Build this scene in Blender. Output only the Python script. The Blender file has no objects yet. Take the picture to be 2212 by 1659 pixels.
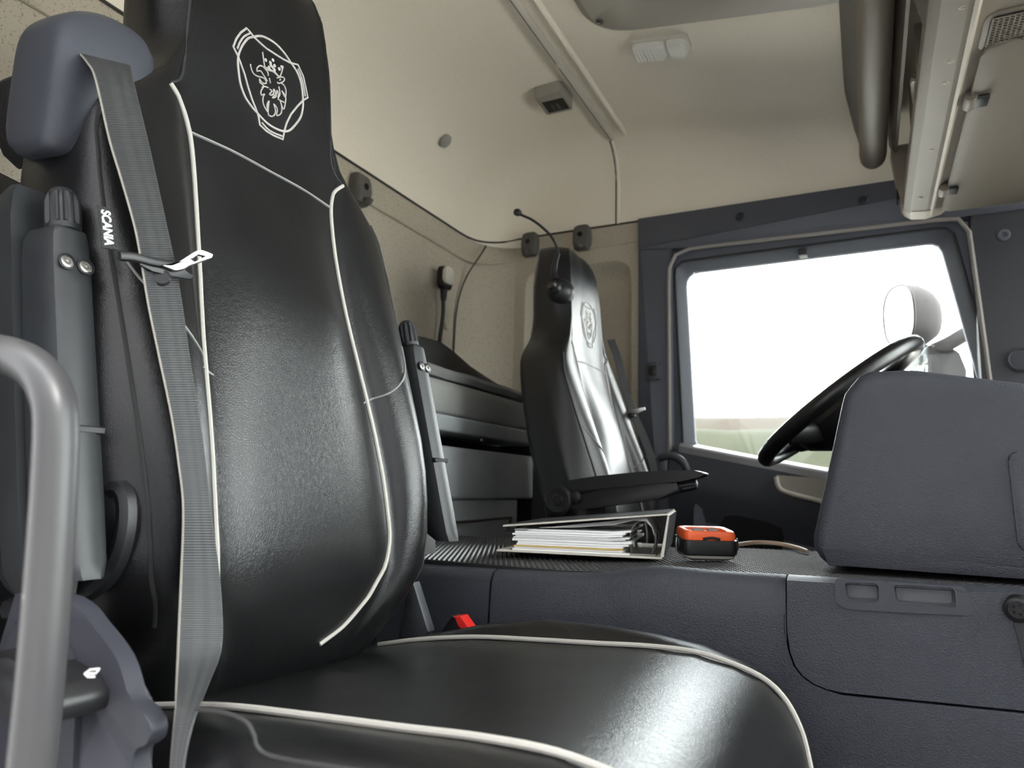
import bpy, bmesh, math, random
from mathutils import Vector, Matrix
from mathutils.bvhtree import BVHTree
random.seed(7)
S = bpy.context.scene
COL = S.collection
pi = math.pi

# ------------------------------------------------------------------ camera
F, CX, CY = 1530.0, 1106.0, 829.5
CAM = Vector((0.0, 0.0, 0.72))
_yd = Vector((1875-CX, -(1075-CY), -F)).normalized()
_xd = Vector((3088, 144, 1530.0)); _xd = (_xd - _yd*_xd.dot(_yd)).normalized()
_zd = _xd.cross(_yd)
ROT = Matrix((_xd, _yd, _zd))
cam_data = bpy.data.cameras.new('camera')
cam = bpy.data.objects.new('camera', cam_data); COL.objects.link(cam)
cam.matrix_world = Matrix.Translation(CAM) @ ROT.to_4x4()
cam_data.sensor_width = 36.0
cam_data.lens = F/2212.0*36.0
cam_data.clip_start = 0.02
cam_data.dof.use_dof = True
cam_data.dof.focus_distance = 0.85
cam_data.dof.aperture_fstop = 7.5
S.camera = cam

def at(u, v, X=None, Y=None, Z=None):
    """point of a known plane of the cab (metres) measured on the photograph"""
    d = ROT @ Vector((u-CX, CY-v, -F))
    t = (X-CAM.x)/d.x if X is not None else (Y-CAM.y)/d.y if Y is not None else (Z-CAM.z)/d.z
    return CAM + d*t

# ------------------------------------------------------------------ world, exposure
S.view_settings.view_transform = 'Standard'
S.view_settings.look = 'None'
S.view_settings.gamma = 1.0
S.view_settings.use_curve_mapping = False
S.view_settings.exposure = 1.3
W = bpy.data.worlds.new('overcast_sky'); S.world = W; W.use_nodes = True
nt = W.node_tree; nt.nodes.clear()
wo = nt.nodes.new('ShaderNodeOutputWorld'); bg = nt.nodes.new('ShaderNodeBackground')
tc = nt.nodes.new('ShaderNodeTexCoord')
mp = nt.nodes.new('ShaderNodeMapping'); mp.inputs['Scale'].default_value = (1.2, 1.2, 4.0)
ns = nt.nodes.new('ShaderNodeTexNoise'); ns.inputs['Scale'].default_value = 2.2; ns.inputs['Detail'].default_value = 5
cr = nt.nodes.new('ShaderNodeValToRGB')
cr.color_ramp.elements[0].position = 0.35; cr.color_ramp.elements[0].color = (0.86, 0.90, 0.95, 1)
cr.color_ramp.elements[1].position = 0.62; cr.color_ramp.elements[1].color = (1.0, 0.995, 0.98, 1)
nt.links.new(tc.outputs['Generated'], mp.inputs['Vector']); nt.links.new(mp.outputs['Vector'], ns.inputs['Vector'])
nt.links.new(ns.outputs['Fac'], cr.inputs['Fac']); nt.links.new(cr.outputs['Color'], bg.inputs['Color'])
bg.inputs['Strength'].default_value = 7.0
nt.links.new(bg.outputs['Background'], wo.inputs['Surface'])
sun_d = bpy.data.lights.new('veiled_sun', 'SUN'); sun_d.energy = 7.0; sun_d.angle = math.radians(12); sun_d.color = (1.0, 0.96, 0.9)
sun = bpy.data.objects.new('veiled_sun', sun_d); COL.objects.link(sun)
sun.rotation_euler = Vector((-0.50, 0.12, -0.86)).to_track_quat('-Z', 'Y').to_euler()

# ------------------------------------------------------------------ materials
def mat(name, col, rough=0.5, metal=0.0, spec=0.5, grain=None, grain_scale=300, grain_str=0.2, col2=None, var_scale=8, var=(0.4, 0.62),
        trans=0.0, ior=1.45, emit=None, speck=None, coat=0.0, rvar=0.0):
    m = bpy.data.materials.new(name); m.use_nodes = True
    n = m.node_tree.nodes; l = m.node_tree.links
    b = n['Principled BSDF']
    b.inputs['Base Color'].default_value = (*col, 1)
    b.inputs['Roughness'].default_value = rough
    b.inputs['Metallic'].default_value = metal
    b.inputs['Specular IOR Level'].default_value = spec
    b.inputs['Transmission Weight'].default_value = trans
    b.inputs['IOR'].default_value = ior
    b.inputs['Coat Weight'].default_value = coat
    t = n.new('ShaderNodeTexCoord')
    csock = None
    if col2:
        q = n.new('ShaderNodeTexNoise'); q.inputs['Scale'].default_value = var_scale; q.inputs['Detail'].default_value = 4
        l.new(t.outputs['Object'], q.inputs['Vector'])
        r = n.new('ShaderNodeValToRGB'); r.color_ramp.elements[0].position = var[0]; r.color_ramp.elements[1].position = var[1]
        r.color_ramp.elements[0].color = (*col, 1); r.color_ramp.elements[1].color = (*col2, 1)
        l.new(q.outputs['Fac'], r.inputs['Fac']); csock = r.outputs['Color']
    if speck:
        sc, colr, thr = speck
        q = n.new('ShaderNodeTexNoise'); q.inputs['Scale'].default_value = sc; q.inputs['Detail'].default_value = 1
        l.new(t.outputs['Object'], q.inputs['Vector'])
        r = n.new('ShaderNodeValToRGB'); r.color_ramp.elements[0].position = thr; r.color_ramp.elements[1].position = thr+0.06
        r.color_ramp.elements[0].color = (0, 0, 0, 1); r.color_ramp.elements[1].color = (1, 1, 1, 1)
        l.new(q.outputs['Fac'], r.inputs['Fac'])
        x = n.new('ShaderNodeMix'); x.data_type = 'RGBA'
        l.new(r.outputs['Color'], x.inputs[0]); x.inputs[6].default_value = (*col, 1); x.inputs[7].default_value = (*colr, 1)
        if csock: l.new(csock, x.inputs[6])
        csock = x.outputs[2]
    if csock: l.new(csock, b.inputs['Base Color'])
    if rvar:
        q = n.new('ShaderNodeTexNoise'); q.inputs['Scale'].default_value = 14; q.inputs['Detail'].default_value = 3
        l.new(t.outputs['Object'], q.inputs['Vector'])
        r = n.new('ShaderNodeMapRange'); r.inputs['To Min'].default_value = rough-rvar; r.inputs['To Max'].default_value = rough+rvar
        l.new(q.outputs['Fac'], r.inputs['Value']); l.new(r.outputs['Result'], b.inputs['Roughness'])
    if grain:
        if grain == 'leather':
            v = n.new('ShaderNodeTexVoronoi'); v.feature = 'DISTANCE_TO_EDGE'; v.inputs['Scale'].default_value = grain_scale
            wq = n.new('ShaderNodeTexNoise'); wq.inputs['Scale'].default_value = grain_scale*0.35
            mx = n.new('ShaderNodeMix'); mx.data_type = 'VECTOR'; mx.inputs[0].default_value = 0.012
            l.new(t.outputs['Object'], wq.inputs['Vector']); l.new(t.outputs['Object'], mx.inputs[4]); l.new(wq.outputs['Color'], mx.inputs[5])
            l.new(mx.outputs[1], v.inputs['Vector'])
            mr = n.new('ShaderNodeMapRange'); mr.inputs['From Max'].default_value = 0.28; l.new(v.outputs['Distance'], mr.inputs['Value'])
            h = mr.outputs['Result']
        else:
            q = n.new('ShaderNodeTexNoise'); q.inputs['Scale'].default_value = grain_scale; q.inputs['Detail'].default_value = 2
            l.new(t.outputs['Object'], q.inputs['Vector']); h = q.outputs['Fac']
        bp = n.new('ShaderNodeBump'); bp.inputs['Strength'].default_value = grain_str; bp.inputs['Distance'].default_value = 0.001
        l.new(h, bp.inputs['Height']); l.new(bp.outputs['Normal'], b.inputs['Normal'])
    if emit:
        b.inputs['Emission Color'].default_value = (*emit[0], 1); b.inputs['Emission Strength'].default_value = emit[1]
    return m

M = {}
M['leather'] = mat('black_leather', (0.006, 0.006, 0.0065), 0.31, spec=0.55, grain='leather', grain_scale=420, grain_str=0.12, rvar=0.04)
M['leather_soft'] = mat('black_side_leather', (0.013, 0.012, 0.013), 0.42, spec=0.5, grain='leather', grain_scale=260, grain_str=0.5)
M['stitch'] = mat('black_thread', (0.02, 0.02, 0.02), 0.7)
M['piping'] = mat('pale_piping', (0.42, 0.40, 0.36), 0.65, grain='noise', grain_scale=900, grain_str=0.3)
M['thread'] = mat('silver_thread', (0.45, 0.42, 0.395), 0.5, grain='noise', grain_scale=2500, grain_str=0.6)
M['seam'] = mat('seam_edge', (0.20, 0.20, 0.19), 0.5)
M['plastic'] = mat('slate_grained_plastic', (0.038, 0.041, 0.052), 0.45, spec=0.45, grain='leather', grain_scale=300, grain_str=0.3, col2=(0.043, 0.046, 0.058))
M['plastic_s'] = mat('slate_smooth_plastic', (0.043, 0.046, 0.057), 0.5, spec=0.4, grain='noise', grain_scale=900, grain_str=0.08)
M['plastic_r'] = mat('dark_slate_cover_plastic', (0.028, 0.029, 0.037), 0.5, spec=0.35, grain='noise', grain_scale=900, grain_str=0.08)
M['plastic_t'] = mat('tray_plastic', (0.11, 0.113, 0.125), 0.5)
M['door_seal'] = mat('beige_door_seal', (0.27, 0.245, 0.23), 0.5)
M['plastic_m'] = mat('grey_moulded_plastic', (0.058, 0.060, 0.070), 0.45, spec=0.45, grain='noise', grain_scale=900, grain_str=0.08)
M['door_dark'] = mat('dark_door_plastic', (0.034, 0.036, 0.044), 0.55, spec=0.35, grain='noise', grain_scale=700, grain_str=0.15)
M['door_mid'] = mat('blue_grey_door_plastic', (0.085, 0.090, 0.110), 0.5, spec=0.4, grain='noise', grain_scale=700, grain_str=0.15)
M['black'] = mat('black_plastic', (0.010, 0.010, 0.011), 0.42, spec=0.5, grain='noise', grain_scale=800, grain_str=0.1)
M['black_matt'] = mat('matt_black', (0.012, 0.012, 0.013), 0.8, spec=0.2)
M['rubber'] = mat('black_rubber', (0.015, 0.015, 0.016), 0.6)
M['mat'] = mat('black_mat_rubber', (0.016, 0.0165, 0.018), 0.42, spec=0.9)
M['sill'] = mat('glossy_sill_plastic', (0.16, 0.155, 0.155), 0.22)  # base colour lightened to imitate daylight reflected along the sill
M['arm'] = mat('charcoal_armrest_plastic', (0.015, 0.0165, 0.018), 0.44, spec=0.45, grain='noise', grain_scale=900, grain_str=0.1, col2=(0.019, 0.021, 0.023), var_scale=14)
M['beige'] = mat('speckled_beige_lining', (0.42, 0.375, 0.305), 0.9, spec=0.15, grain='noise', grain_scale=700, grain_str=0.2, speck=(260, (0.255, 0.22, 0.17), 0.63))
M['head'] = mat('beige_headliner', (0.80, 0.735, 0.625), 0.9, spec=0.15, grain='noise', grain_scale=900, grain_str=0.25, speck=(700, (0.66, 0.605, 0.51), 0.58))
M['groove'] = mat('shadow_gap', (0.05, 0.045, 0.04), 0.9)
M['rail'] = mat('pale_rail_plastic', (0.55, 0.51, 0.44), 0.4)
M['console'] = mat('taupe_console_plastic', (0.135, 0.113, 0.088), 0.5, spec=0.45, grain='noise', grain_scale=750, grain_str=0.35)
M['console_d'] = mat('dark_taupe_plastic', (0.10, 0.093, 0.085), 0.55, spec=0.4, grain='noise', grain_scale=750, grain_str=0.3)
M['console_l'] = mat('pale_taupe_plastic', (0.30, 0.255, 0.205), 0.45, spec=0.45, grain='noise', grain_scale=750, grain_str=0.2)
M['grille'] = mat('speaker_grille', (0.06, 0.056, 0.05), 0.5)
M['hook'] = mat('olive_grey_plastic', (0.085, 0.080, 0.070), 0.6, grain='noise', grain_scale=700, grain_str=0.15)
M['hatch'] = mat('grey_hatch_plastic', (0.30, 0.275, 0.24), 0.55, grain='noise', grain_scale=600, grain_str=0.15)
M['steel'] = mat('worn_steel', (0.25, 0.24, 0.225), 0.38, metal=1.0)
M['chrome'] = mat('bright_steel', (0.33, 0.325, 0.31), 0.32, metal=1.0)
M['cab'] = mat('grey_locker_plastic', (0.34, 0.36, 0.365), 0.45, spec=0.5, grain='noise', grain_scale=900, grain_str=0.15, col2=(0.37, 0.39, 0.395), var_scale=20)
M['white'] = mat('white_print', (0.80, 0.80, 0.80), 0.6)
M['red'] = mat('red_button', (0.55, 0.02, 0.015), 0.35)
M['orange'] = mat('orange_plastic', (0.85, 0.12, 0.025), 0.35)
M['paper'] = mat('paper', (0.93, 0.93, 0.92), 0.8)
M['paper_y'] = mat('yellow_card', (0.72, 0.50, 0.16), 0.8)
M['card'] = mat('pale_board_edge', (0.62, 0.585, 0.52), 0.7)
M['cover'] = mat('black_binder_cover', (0.020, 0.020, 0.021), 0.4, grain='noise', grain_scale=500, grain_str=0.2, speck=(90, (0.16, 0.16, 0.16), 0.70))
M['tan'] = mat('pale_cable', (0.62, 0.45, 0.34), 0.45)
M['clear'] = mat('lamp_lens', (0.95, 0.93, 0.87), 0.12, trans=0.2, ior=1.4, grain='leather', grain_scale=260, grain_str=0.7)
M['lampbody'] = mat('lamp_body', (0.62, 0.58, 0.50), 0.4)
M['grey_cap'] = mat('grey_plug', (0.30, 0.29, 0.27), 0.6)
M['mirror_shell'] = mat('grey_mirror_shell', (0.04, 0.038, 0.039), 0.7, spec=0.1)
M['mirror_glass'] = mat('mirror_glass', (0.85, 0.88, 0.9), 0.03, metal=1.0)
M['handle'] = mat('painted_grey_tube', (0.030, 0.030, 0.032), 0.42, spec=0.5, col2=(0.04, 0.039, 0.04), var_scale=6, speck=(60, (0.30, 0.28, 0.25), 0.74))
M['grass'] = mat('pale_grass', (0.020, 0.022, 0.0145), 0.95, spec=0.1, col2=(0.024, 0.025, 0.0175), var_scale=0.6)
M['soil'] = mat('dry_verge', (0.031, 0.026, 0.022), 0.95, spec=0.1, col2=(0.034, 0.031, 0.026), var_scale=0.5)
M['asphalt'] = mat('pale_asphalt', (0.42, 0.41, 0.385), 0.95, col2=(0.47, 0.455, 0.43), var_scale=1.5)
M['hill'] = mat('hazy_hill', (0.045, 0.058, 0.061), 1.0)
M['blanket'] = mat('grey_felt', (0.20, 0.20, 0.195), 0.95, spec=0.1, grain='noise', grain_scale=500, grain_str=0.5, col2=(0.23, 0.23, 0.223))
M['bag'] = mat('black_nylon', (0.014, 0.014, 0.014), 0.6, grain='leather', grain_scale=300, grain_str=0.4)
M['floor'] = mat('black_floor_rubber', (0.014, 0.015, 0.018), 0.7)

def stripes_mat(name, c1, c2, scale, rot, rough, bump):
    m = bpy.data.materials.new(name); m.use_nodes = True
    n = m.node_tree.nodes; l = m.node_tree.links; b = n['Principled BSDF']; b.inputs['Roughness'].default_value = rough
    t = n.new('ShaderNodeTexCoord'); p = n.new('ShaderNodeMapping'); p.inputs['Rotation'].default_value = rot
    w = n.new('ShaderNodeTexWave'); w.inputs['Scale'].default_value = scale; w.inputs['Distortion'].default_value = 0.3
    r = n.new('ShaderNodeMix'); r.data_type = 'RGBA'; r.inputs[6].default_value = (*c1, 1); r.inputs[7].default_value = (*c2, 1)
    l.new(t.outputs['Object'], p.inputs['Vector']); l.new(p.outputs['Vector'], w.inputs['Vector'])
    l.new(w.outputs['Fac'], r.inputs[0]); l.new(r.outputs[2], b.inputs['Base Color'])
    bp = n.new('ShaderNodeBump'); bp.inputs['Strength'].default_value = bump; bp.inputs['Distance'].default_value = 0.001
    l.new(w.outputs['Fac'], bp.inputs['Height']); l.new(bp.outputs['Normal'], b.inputs['Normal'])
    return m
M['ticking'] = stripes_mat('ribbed_grey_ticking', (0.16, 0.16, 0.152), (0.36, 0.36, 0.34), 62, (0, 0.5, 0.6), 0.9, 0.4)
# belt webbing: fine cross ribs, slightly paler lanes along its length (uses UV: u across, v along)
def webbing():
    m = bpy.data.materials.new('grey_webbing'); m.use_nodes = True
    n = m.node_tree.nodes; l = m.node_tree.links; b = n['Principled BSDF']; b.inputs['Roughness'].default_value = 0.5
    t = n.new('ShaderNodeUVMap'); s = n.new('ShaderNodeSeparateXYZ'); l.new(t.outputs['UV'], s.inputs[0])
    r = n.new('ShaderNodeValToRGB'); r.color_ramp.interpolation = 'LINEAR'
    e = r.color_ramp.elements
    e[0].position = 0.0; e[0].color = (0.30, 0.28, 0.24, 1); e[1].position = 0.035; e[1].color = (0.027, 0.028, 0.03, 1)
    for p, c in ((0.3, 0.046), (0.34, 0.062), (0.52, 0.062), (0.55, 0.045), (0.66, 0.045), (0.69, 0.06), (0.82, 0.06), (0.85, 0.045), (0.97, 0.045), (1.0, 0.12)):
        q = e.new(p); q.color = (c*.6, c*.62, c*.64, 1)
    l.new(s.outputs['X'], r.inputs['Fac']); l.new(r.outputs['Color'], b.inputs['Base Color'])
    mu = n.new('ShaderNodeMath'); mu.operation = 'MULTIPLY'; mu.inputs[1].default_value = 2*pi/0.0022; l.new(s.outputs['Y'], mu.inputs[0])
    si = n.new('ShaderNodeMath'); si.operation = 'SINE'; l.new(mu.outputs[0], si.inputs[0])
    bp = n.new('ShaderNodeBump'); bp.inputs['Strength'].default_value = 0.3; bp.inputs['Distance'].default_value = 0.0005
    l.new(si.outputs[0], bp.inputs['Height']); l.new(bp.outputs['Normal'], b.inputs['Normal'])
    return m
M['web'] = webbing()
# thin window glass: a clear pane with a weak reflection
def pane_mat():
    m = bpy.data.materials.new('window_glass'); m.use_nodes = True
    n = m.node_tree.nodes; l = m.node_tree.links; n.remove(n['Principled BSDF'])
    o = n['Material Output']; tr = n.new('ShaderNodeBsdfTransparent'); tr.inputs['Color'].default_value = (0.94, 0.965, 0.95, 1)
    gl = n.new('ShaderNodeBsdfGlossy'); gl.inputs['Roughness'].default_value = 0.02
    fr = n.new('ShaderNodeFresnel'); fr.inputs['IOR'].default_value = 1.45
    mx = n.new('ShaderNodeMixShader'); l.new(fr.outputs[0], mx.inputs[0]); l.new(tr.outputs[0], mx.inputs[1]); l.new(gl.outputs[0], mx.inputs[2])
    l.new(mx.outputs[0], o.inputs['Surface'])
    return m
M['glass'] = pane_mat()

# ------------------------------------------------------------------ mesh helpers
def V(*a): return Vector(a)
def cr_path(pts, n=6, closed=False):
    P = [Vector(p) for p in pts]; N = len(P); out = []
    rng = range(N if closed else N-1)
    for i in rng:
        p0 = P[i-1] if (closed or i > 0) else P[i]*2-P[i+1]
        p1 = P[i]; p2 = P[(i+1) % N]
        p3 = P[(i+2) % N] if (closed or i+2 < N) else P[i+1]*2-P[i]
        for k in range(n):
            t = k/n; t2 = t*t; t3 = t2*t
            out.append(0.5*((2*p1)+(p2-p0)*t+(2*p0-5*p1+4*p2-p3)*t2+(3*p1-p0-3*p2+p3)*t3))
    if not closed: out.append(P[-1].copy())
    return out
def interp(x, xs, ys):
    if x <= xs[0]: return ys[0]
    for i in range(len(xs)-1):
        if x <= xs[i+1]:
            t = (x-xs[i])/(xs[i+1]-xs[i]); return ys[i]*(1-t)+ys[i+1]*t
    return ys[-1]
def smooth_interp(x, xs, ys):
    if x <= xs[0]: return ys[0]
    if x >= xs[-1]: return ys[-1]
    n = len(xs); d = [(ys[i+1]-ys[i])/(xs[i+1]-xs[i]) for i in range(n-1)]
    m = [d[0]]+[0 if d[i-1]*d[i] <= 0 else 2*d[i-1]*d[i]/(d[i-1]+d[i]) for i in range(1, n-1)]+[d[-1]]
    for i in range(n-1):
        if x <= xs[i+1]:
            h = xs[i+1]-xs[i]; t = (x-xs[i])/h
            return (2*t**3-3*t*t+1)*ys[i]+(t**3-2*t*t+t)*h*m[i]+(-2*t**3+3*t*t)*ys[i+1]+(t**3-t*t)*h*m[i+1]

def loft(bm, rings, closed=True, cap=True):
    R = [[bm.verts.new(p) for p in r] for r in rings]
    n = len(R[0])
    for a, b in zip(R, R[1:]):
        for i in range(n if closed else n-1):
            j = (i+1) % n
            try: bm.faces.new((a[i], a[j], b[j], b[i]))
            except ValueError: pass
    if cap and closed:
        for r in (R[0][::-1], R[-1]):
            try: bm.faces.new(r)
            except ValueError: pass
    return R
def tube(bm, pts, r, seg=8, closed=False, n=5, flat=1.0, smooth=True, up=None):
    P = cr_path(pts, n, closed) if smooth else [Vector(p) for p in pts]
    N = len(P); rings = []; prev = None
    for i, p in enumerate(P):
        t = (P[(i+1) % N]-P[i-1]) if closed else (P[min(i+1, N-1)]-P[max(i-1, 0)])
        if t.length < 1e-9: t = Vector((0, 0, 1))
        t.normalize()
        if prev is None:
            a = up or (Vector((0, 0, 1)) if abs(t.z) < 0.9 else Vector((1, 0, 0)))
            prev = (a - t*a.dot(t)).normalized()
        else:
            q = prev - t*prev.dot(t)
            if q.length > 1e-6: prev = q.normalized()
        b = t.cross(prev)
        rr = r(i/(N-1)) if callable(r) else r
        rings.append([p + prev*(rr*math.cos(2*pi*k/seg)) + b*(rr*flat*math.sin(2*pi*k/seg)) for k in range(seg)])
    if closed: rings.append(rings[0])
    R = [[bm.verts.new(q) for q in ring] for ring in (rings[:-1] if closed else rings)]
    if closed: R.append(R[0])
    for a, c in zip(R, R[1:]):
        for k in range(seg): bm.faces.new((a[k], a[(k+1) % seg], c[(k+1) % seg], c[k]))
    if not closed:
        bm.faces.new(R[0][::-1]); bm.faces.new(R[-1])
def box(bm, c, s, bevel=0.0, seg=2, rot=None):
    g = bmesh.ops.create_cube(bm, size=1.0); vs = g['verts']
    mtx = Matrix.Translation(Vector(c)) @ (rot.to_4x4() if rot else Matrix()) @ Matrix.Diagonal((*s, 1))
    bmesh.ops.transform(bm, matrix=mtx, verts=vs)
    if bevel:
        es = list({e for v in vs for e in v.link_edges})
        bmesh.ops.bevel(bm, geom=es, offset=bevel, segments=seg, affect='EDGES', profile=0.5)
def round_poly(pts, r, n=5):
    N = len(pts); out = []
    for i in range(N):
        rr = r[i] if isinstance(r, (list, tuple)) else r
        p = Vector(pts[i]); a = Vector(pts[i-1])-p; b = Vector(pts[(i+1) % N])-p
        if rr <= 0: out.append(p); continue
        la, lb = a.length, b.length; a.normalize(); b.normalize()
        ang = a.angle(b); d = min(rr/math.tan(ang/2), la*0.49, lb*0.49); 
        p1, p2 = p+a*d, p+b*d
        for k in range(n+1):
            t = k/n; out.append(p1*(1-t)**2+p*2*t*(1-t)+p2*t*t)
    return out
def prism(bm, loop, ext, bevel=0.0, seg=2):
    """closed 3D loop extruded by vector ext"""
    ext = Vector(ext)
    a = [bm.verts.new(p) for p in loop]; b = [bm.verts.new(Vector(p)+ext) for p in loop]
    n = len(a); fs = [bm.faces.new(a[::-1]), bm.faces.new(b)]
    for i in range(n): fs.append(bm.faces.new((a[i], a[(i+1) % n], b[(i+1) % n], b[i])))
    if bevel:
        es = [e for f in fs[:2] for e in f.edges]
        bmesh.ops.bevel(bm, geom=es, offset=bevel, segments=seg, affect='EDGES', profile=0.5)
def lathe(bm, prof, origin, axis, seg=20):
    """prof: (radius, height) list around axis"""
    ax = Vector(axis).normalized(); a = ax.orthogonal().normalized(); b = ax.cross(a); o = Vector(origin)
    rings = [[o+ax*h+(a*math.cos(2*pi*k/seg)+b*math.sin(2*pi*k/seg))*max(r, 1e-4) for k in range(seg)] for r, h in prof]
    loft(bm, rings)
def resample(loop, N, start=None):
    P = [Vector(p) for p in loop]; L = [0]
    for i in range(len(P)): L.append(L[-1]+(P[(i+1) % len(P)]-P[i]).length)
    T = L[-1]; out = []; j = 0
    for k in range(N):
        s = T*k/N
        while L[j+1] < s: j += 1
        t = (s-L[j])/max(L[j+1]-L[j], 1e-9); out.append(P[j].lerp(P[(j+1) % len(P)], t))
    return out
def rings_mesh(bm, loops, N=96, cap_last=False, cap_first=False):
    """bridge closed loops one after another"""
    R = [resample(l, N) for l in loops]
    Vs = [[bm.verts.new(p) for p in r] for r in R]
    for a, b in zip(Vs, Vs[1:]):
        for i in range(N): bm.faces.new((a[i], a[(i+1) % N], b[(i+1) % N], b[i]))
    if cap_last: bm.faces.new(Vs[-1])
    if cap_first: bm.faces.new(Vs[0][::-1])

def annulus(bm, outer, inner):
    """flat sheet between an outline and a hole in it"""
    es = []
    for L in (outer, inner):
        vs = [bm.verts.new(p) for p in L]
        es += [bm.edges.new((vs[i], vs[(i+1) % len(vs)])) for i in range(len(vs))]
    bmesh.ops.triangle_fill(bm, use_beauty=True, use_dissolve=False, edges=es)

def obj(name, bm, m, parent=None, origin=None, sharp=38, smooth=True, normals=True):
    me = bpy.data.meshes.new(name)
    if normals: bmesh.ops.recalc_face_normals(bm, faces=bm.faces)
    if smooth:
        for f in bm.faces: f.smooth = True
        lim = math.radians(sharp)
        for e in bm.edges:
            if len(e.link_faces) == 2 and e.calc_face_angle(0) > lim: e.smooth = False
    bm.to_mesh(me); bm.free()
    o = bpy.data.objects.new(name, me); COL.objects.link(o)
    if m: me.materials.append(M[m] if isinstance(m, str) else m)
    if parent is not None:
        root = parent
        while root.parent: root = root.parent
        me.transform(Matrix.Translation(-root.location)); o.parent = parent
    else:
        if origin is None:
            vs = [v.co for v in me.vertices]
            origin = Vector((sum(v.x for v in vs)/len(vs), sum(v.y for v in vs)/len(vs), min(v.z for v in vs)))
        origin = Vector(origin)
        me.transform(Matrix.Translation(-origin)); o.location = origin
    return o
def tag(o, label=None, cat=None, group=None, kind=None):
    if label: o['label'] = label
    if cat: o['category'] = cat
    if group: o['group'] = group
    if kind: o['kind'] = kind
    return o
def empty(name, loc, label, cat, group=None):
    o = bpy.data.objects.new(name, None); COL.objects.link(o); o.location = Vector(loc); o.empty_display_size = 0.05
    return tag(o, label, cat, group)
def struct(name, bm, m, parent=None, **k):
    o = obj(name, bm, m, parent, **k)
    if parent is None: o['kind'] = 'structure'
    return o
def B(): return bmesh.new()
def text_mesh(txt, size, offset=0.0):
    c = bpy.data.curves.new('lettering', 'FONT'); c.body = txt; c.size = size; c.extrude = 0.0004; c.offset = offset
    c.align_x = 'CENTER'; c.align_y = 'CENTER'
    o = bpy.data.objects.new('lettering', c); COL.objects.link(o)
    dg = bpy.context.evaluated_depsgraph_get(); me = bpy.data.meshes.new_from_object(o.evaluated_get(dg))
    bpy.data.objects.remove(o); bpy.data.curves.remove(c)
    bm = bmesh.new(); bm.from_mesh(me); bpy.data.meshes.remove(me)
    return bm
def screw(parent, p, axis, r=0.006, name='screw', m='steel', root_kind=False):
    bm = B(); lathe(bm, [(r, -0.002), (r, 0.001), (r*0.8, 0.0016), (r*0.45, 0.0014), (r*0.38, 0.0002), (0, 0)], p, axis, 12)
    return obj(name, bm, m, parent)

# ================================================================== SETTING
YL, YR = 2.25, 0.15        # inner faces of the driver side and of the passenger side
XB = -1.24                 # rear wall
R0 = 0.14
# swept lining with rounded sides
def swept(prof, m, name, r=R0, sides=True, yfar=YL, ynear=YR, steps=6):
    P = [Vector((x, 0, z)) for x, z in prof]; N = len(P); nor = []
    for i in range(N):
        t = (P[min(i+1, N-1)]-P[max(i-1, 0)]).normalized(); nor.append(Vector((t.z, 0, -t.x)) if abs(P[i].x+.74) > 1e-6 else Vector((0, 0, -1)))
    rings = []
    lat = [(ynear, r)]
    for k in range(1, steps+1):
        a = pi/2*(1-k/steps); lat.append((ynear+r-r*math.sin(a), r*(1-math.cos(a))))
    lat += [(ynear+r+(yfar-ynear-2*r)*k/6, 0) for k in range(1, 6)]
    for k in range(steps+1):
        a = pi/2*k/steps; lat.append((yfar-r+r*math.sin(a), r*(1-math.cos(a))))
    bm = B()
    loft(bm, [[p+n*ins+Vector((0, y, 0)) for p, n in zip(P, nor)] for y, ins in lat], closed=False, cap=False)
    return bm, P, nor
ceil_front = [(-0.74, 1.925), (-0.6, 1.904), (-0.4, 1.874), (-0.2, 1.844), (0.0, 1.814), (0.2, 1.784), (0.4, 1.754), (0.6, 1.724), (0.9, 1.68)]
ceil_rear = [(XB, 1.60), (-1.238, 1.66), (-1.225, 1.73), (-1.195, 1.79), (-1.14, 1.845), (-1.06, 1.885), (-0.97, 1.91), (-0.86, 1.924), (-0.74, 1.925)]
def lining(name, prof, zseam):
    bm, P, nor = swept(prof, 'head', name)
    for y in (YL, YR):                                   # upright side cheek down to the seam
        top = [p+n*R0+Vector((0, y, 0)) for p, n in zip(P, nor)]
        rows = [[t.lerp(Vector((t.x, y, zseam(t.x))), k/4) for t in top] for k in range(5)]
        loft(bm, rows, closed=False, cap=False)
    bmesh.ops.remove_doubles(bm, verts=bm.verts, dist=0.0005)
    return struct(name, bm, 'head', sharp=60)
zs = lambda x: 1.632
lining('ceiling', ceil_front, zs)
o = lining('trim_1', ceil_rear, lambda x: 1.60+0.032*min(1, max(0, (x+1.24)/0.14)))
# seam lines of the lining
bm = B(); tube(bm, [(XB+0.001, 0.3+0.4*i, 1.60) for i in range(5)]+[(XB+0.001, 2.10, 1.603), (XB+0.03, 2.19, 1.612), (XB+0.08, 2.236, 1.622), (XB+0.13, 2.249, 1.63), (-1.0, 2.249, 1.632), (-0.66, 2.249, 1.632)], 0.0035, 6)
struct('trim_2', bm, 'groove')
bm = B(); tube(bm, [(-0.742, 2.25, 1.632), (-0.742, 2.25, 1.785)]+[(-0.742, 2.11+.14*math.sin(math.radians(a)), 1.925-.14*(1-math.cos(math.radians(a)))) for a in (75, 60, 45, 30)], 0.0022, 6)
struct('trim_3', bm, 'groove')
bm = B(); tube(bm, [(-0.733, 2.25, 1.632), (-0.733, 2.25, 1.785)]+[(-0.733, 2.11+.14*math.sin(math.radians(a)), 1.924-.14*(1-math.cos(math.radians(a)))) for a in (75, 60, 45, 30)], 0.005, 6)
struct('trim_4', bm, 'head')
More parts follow.
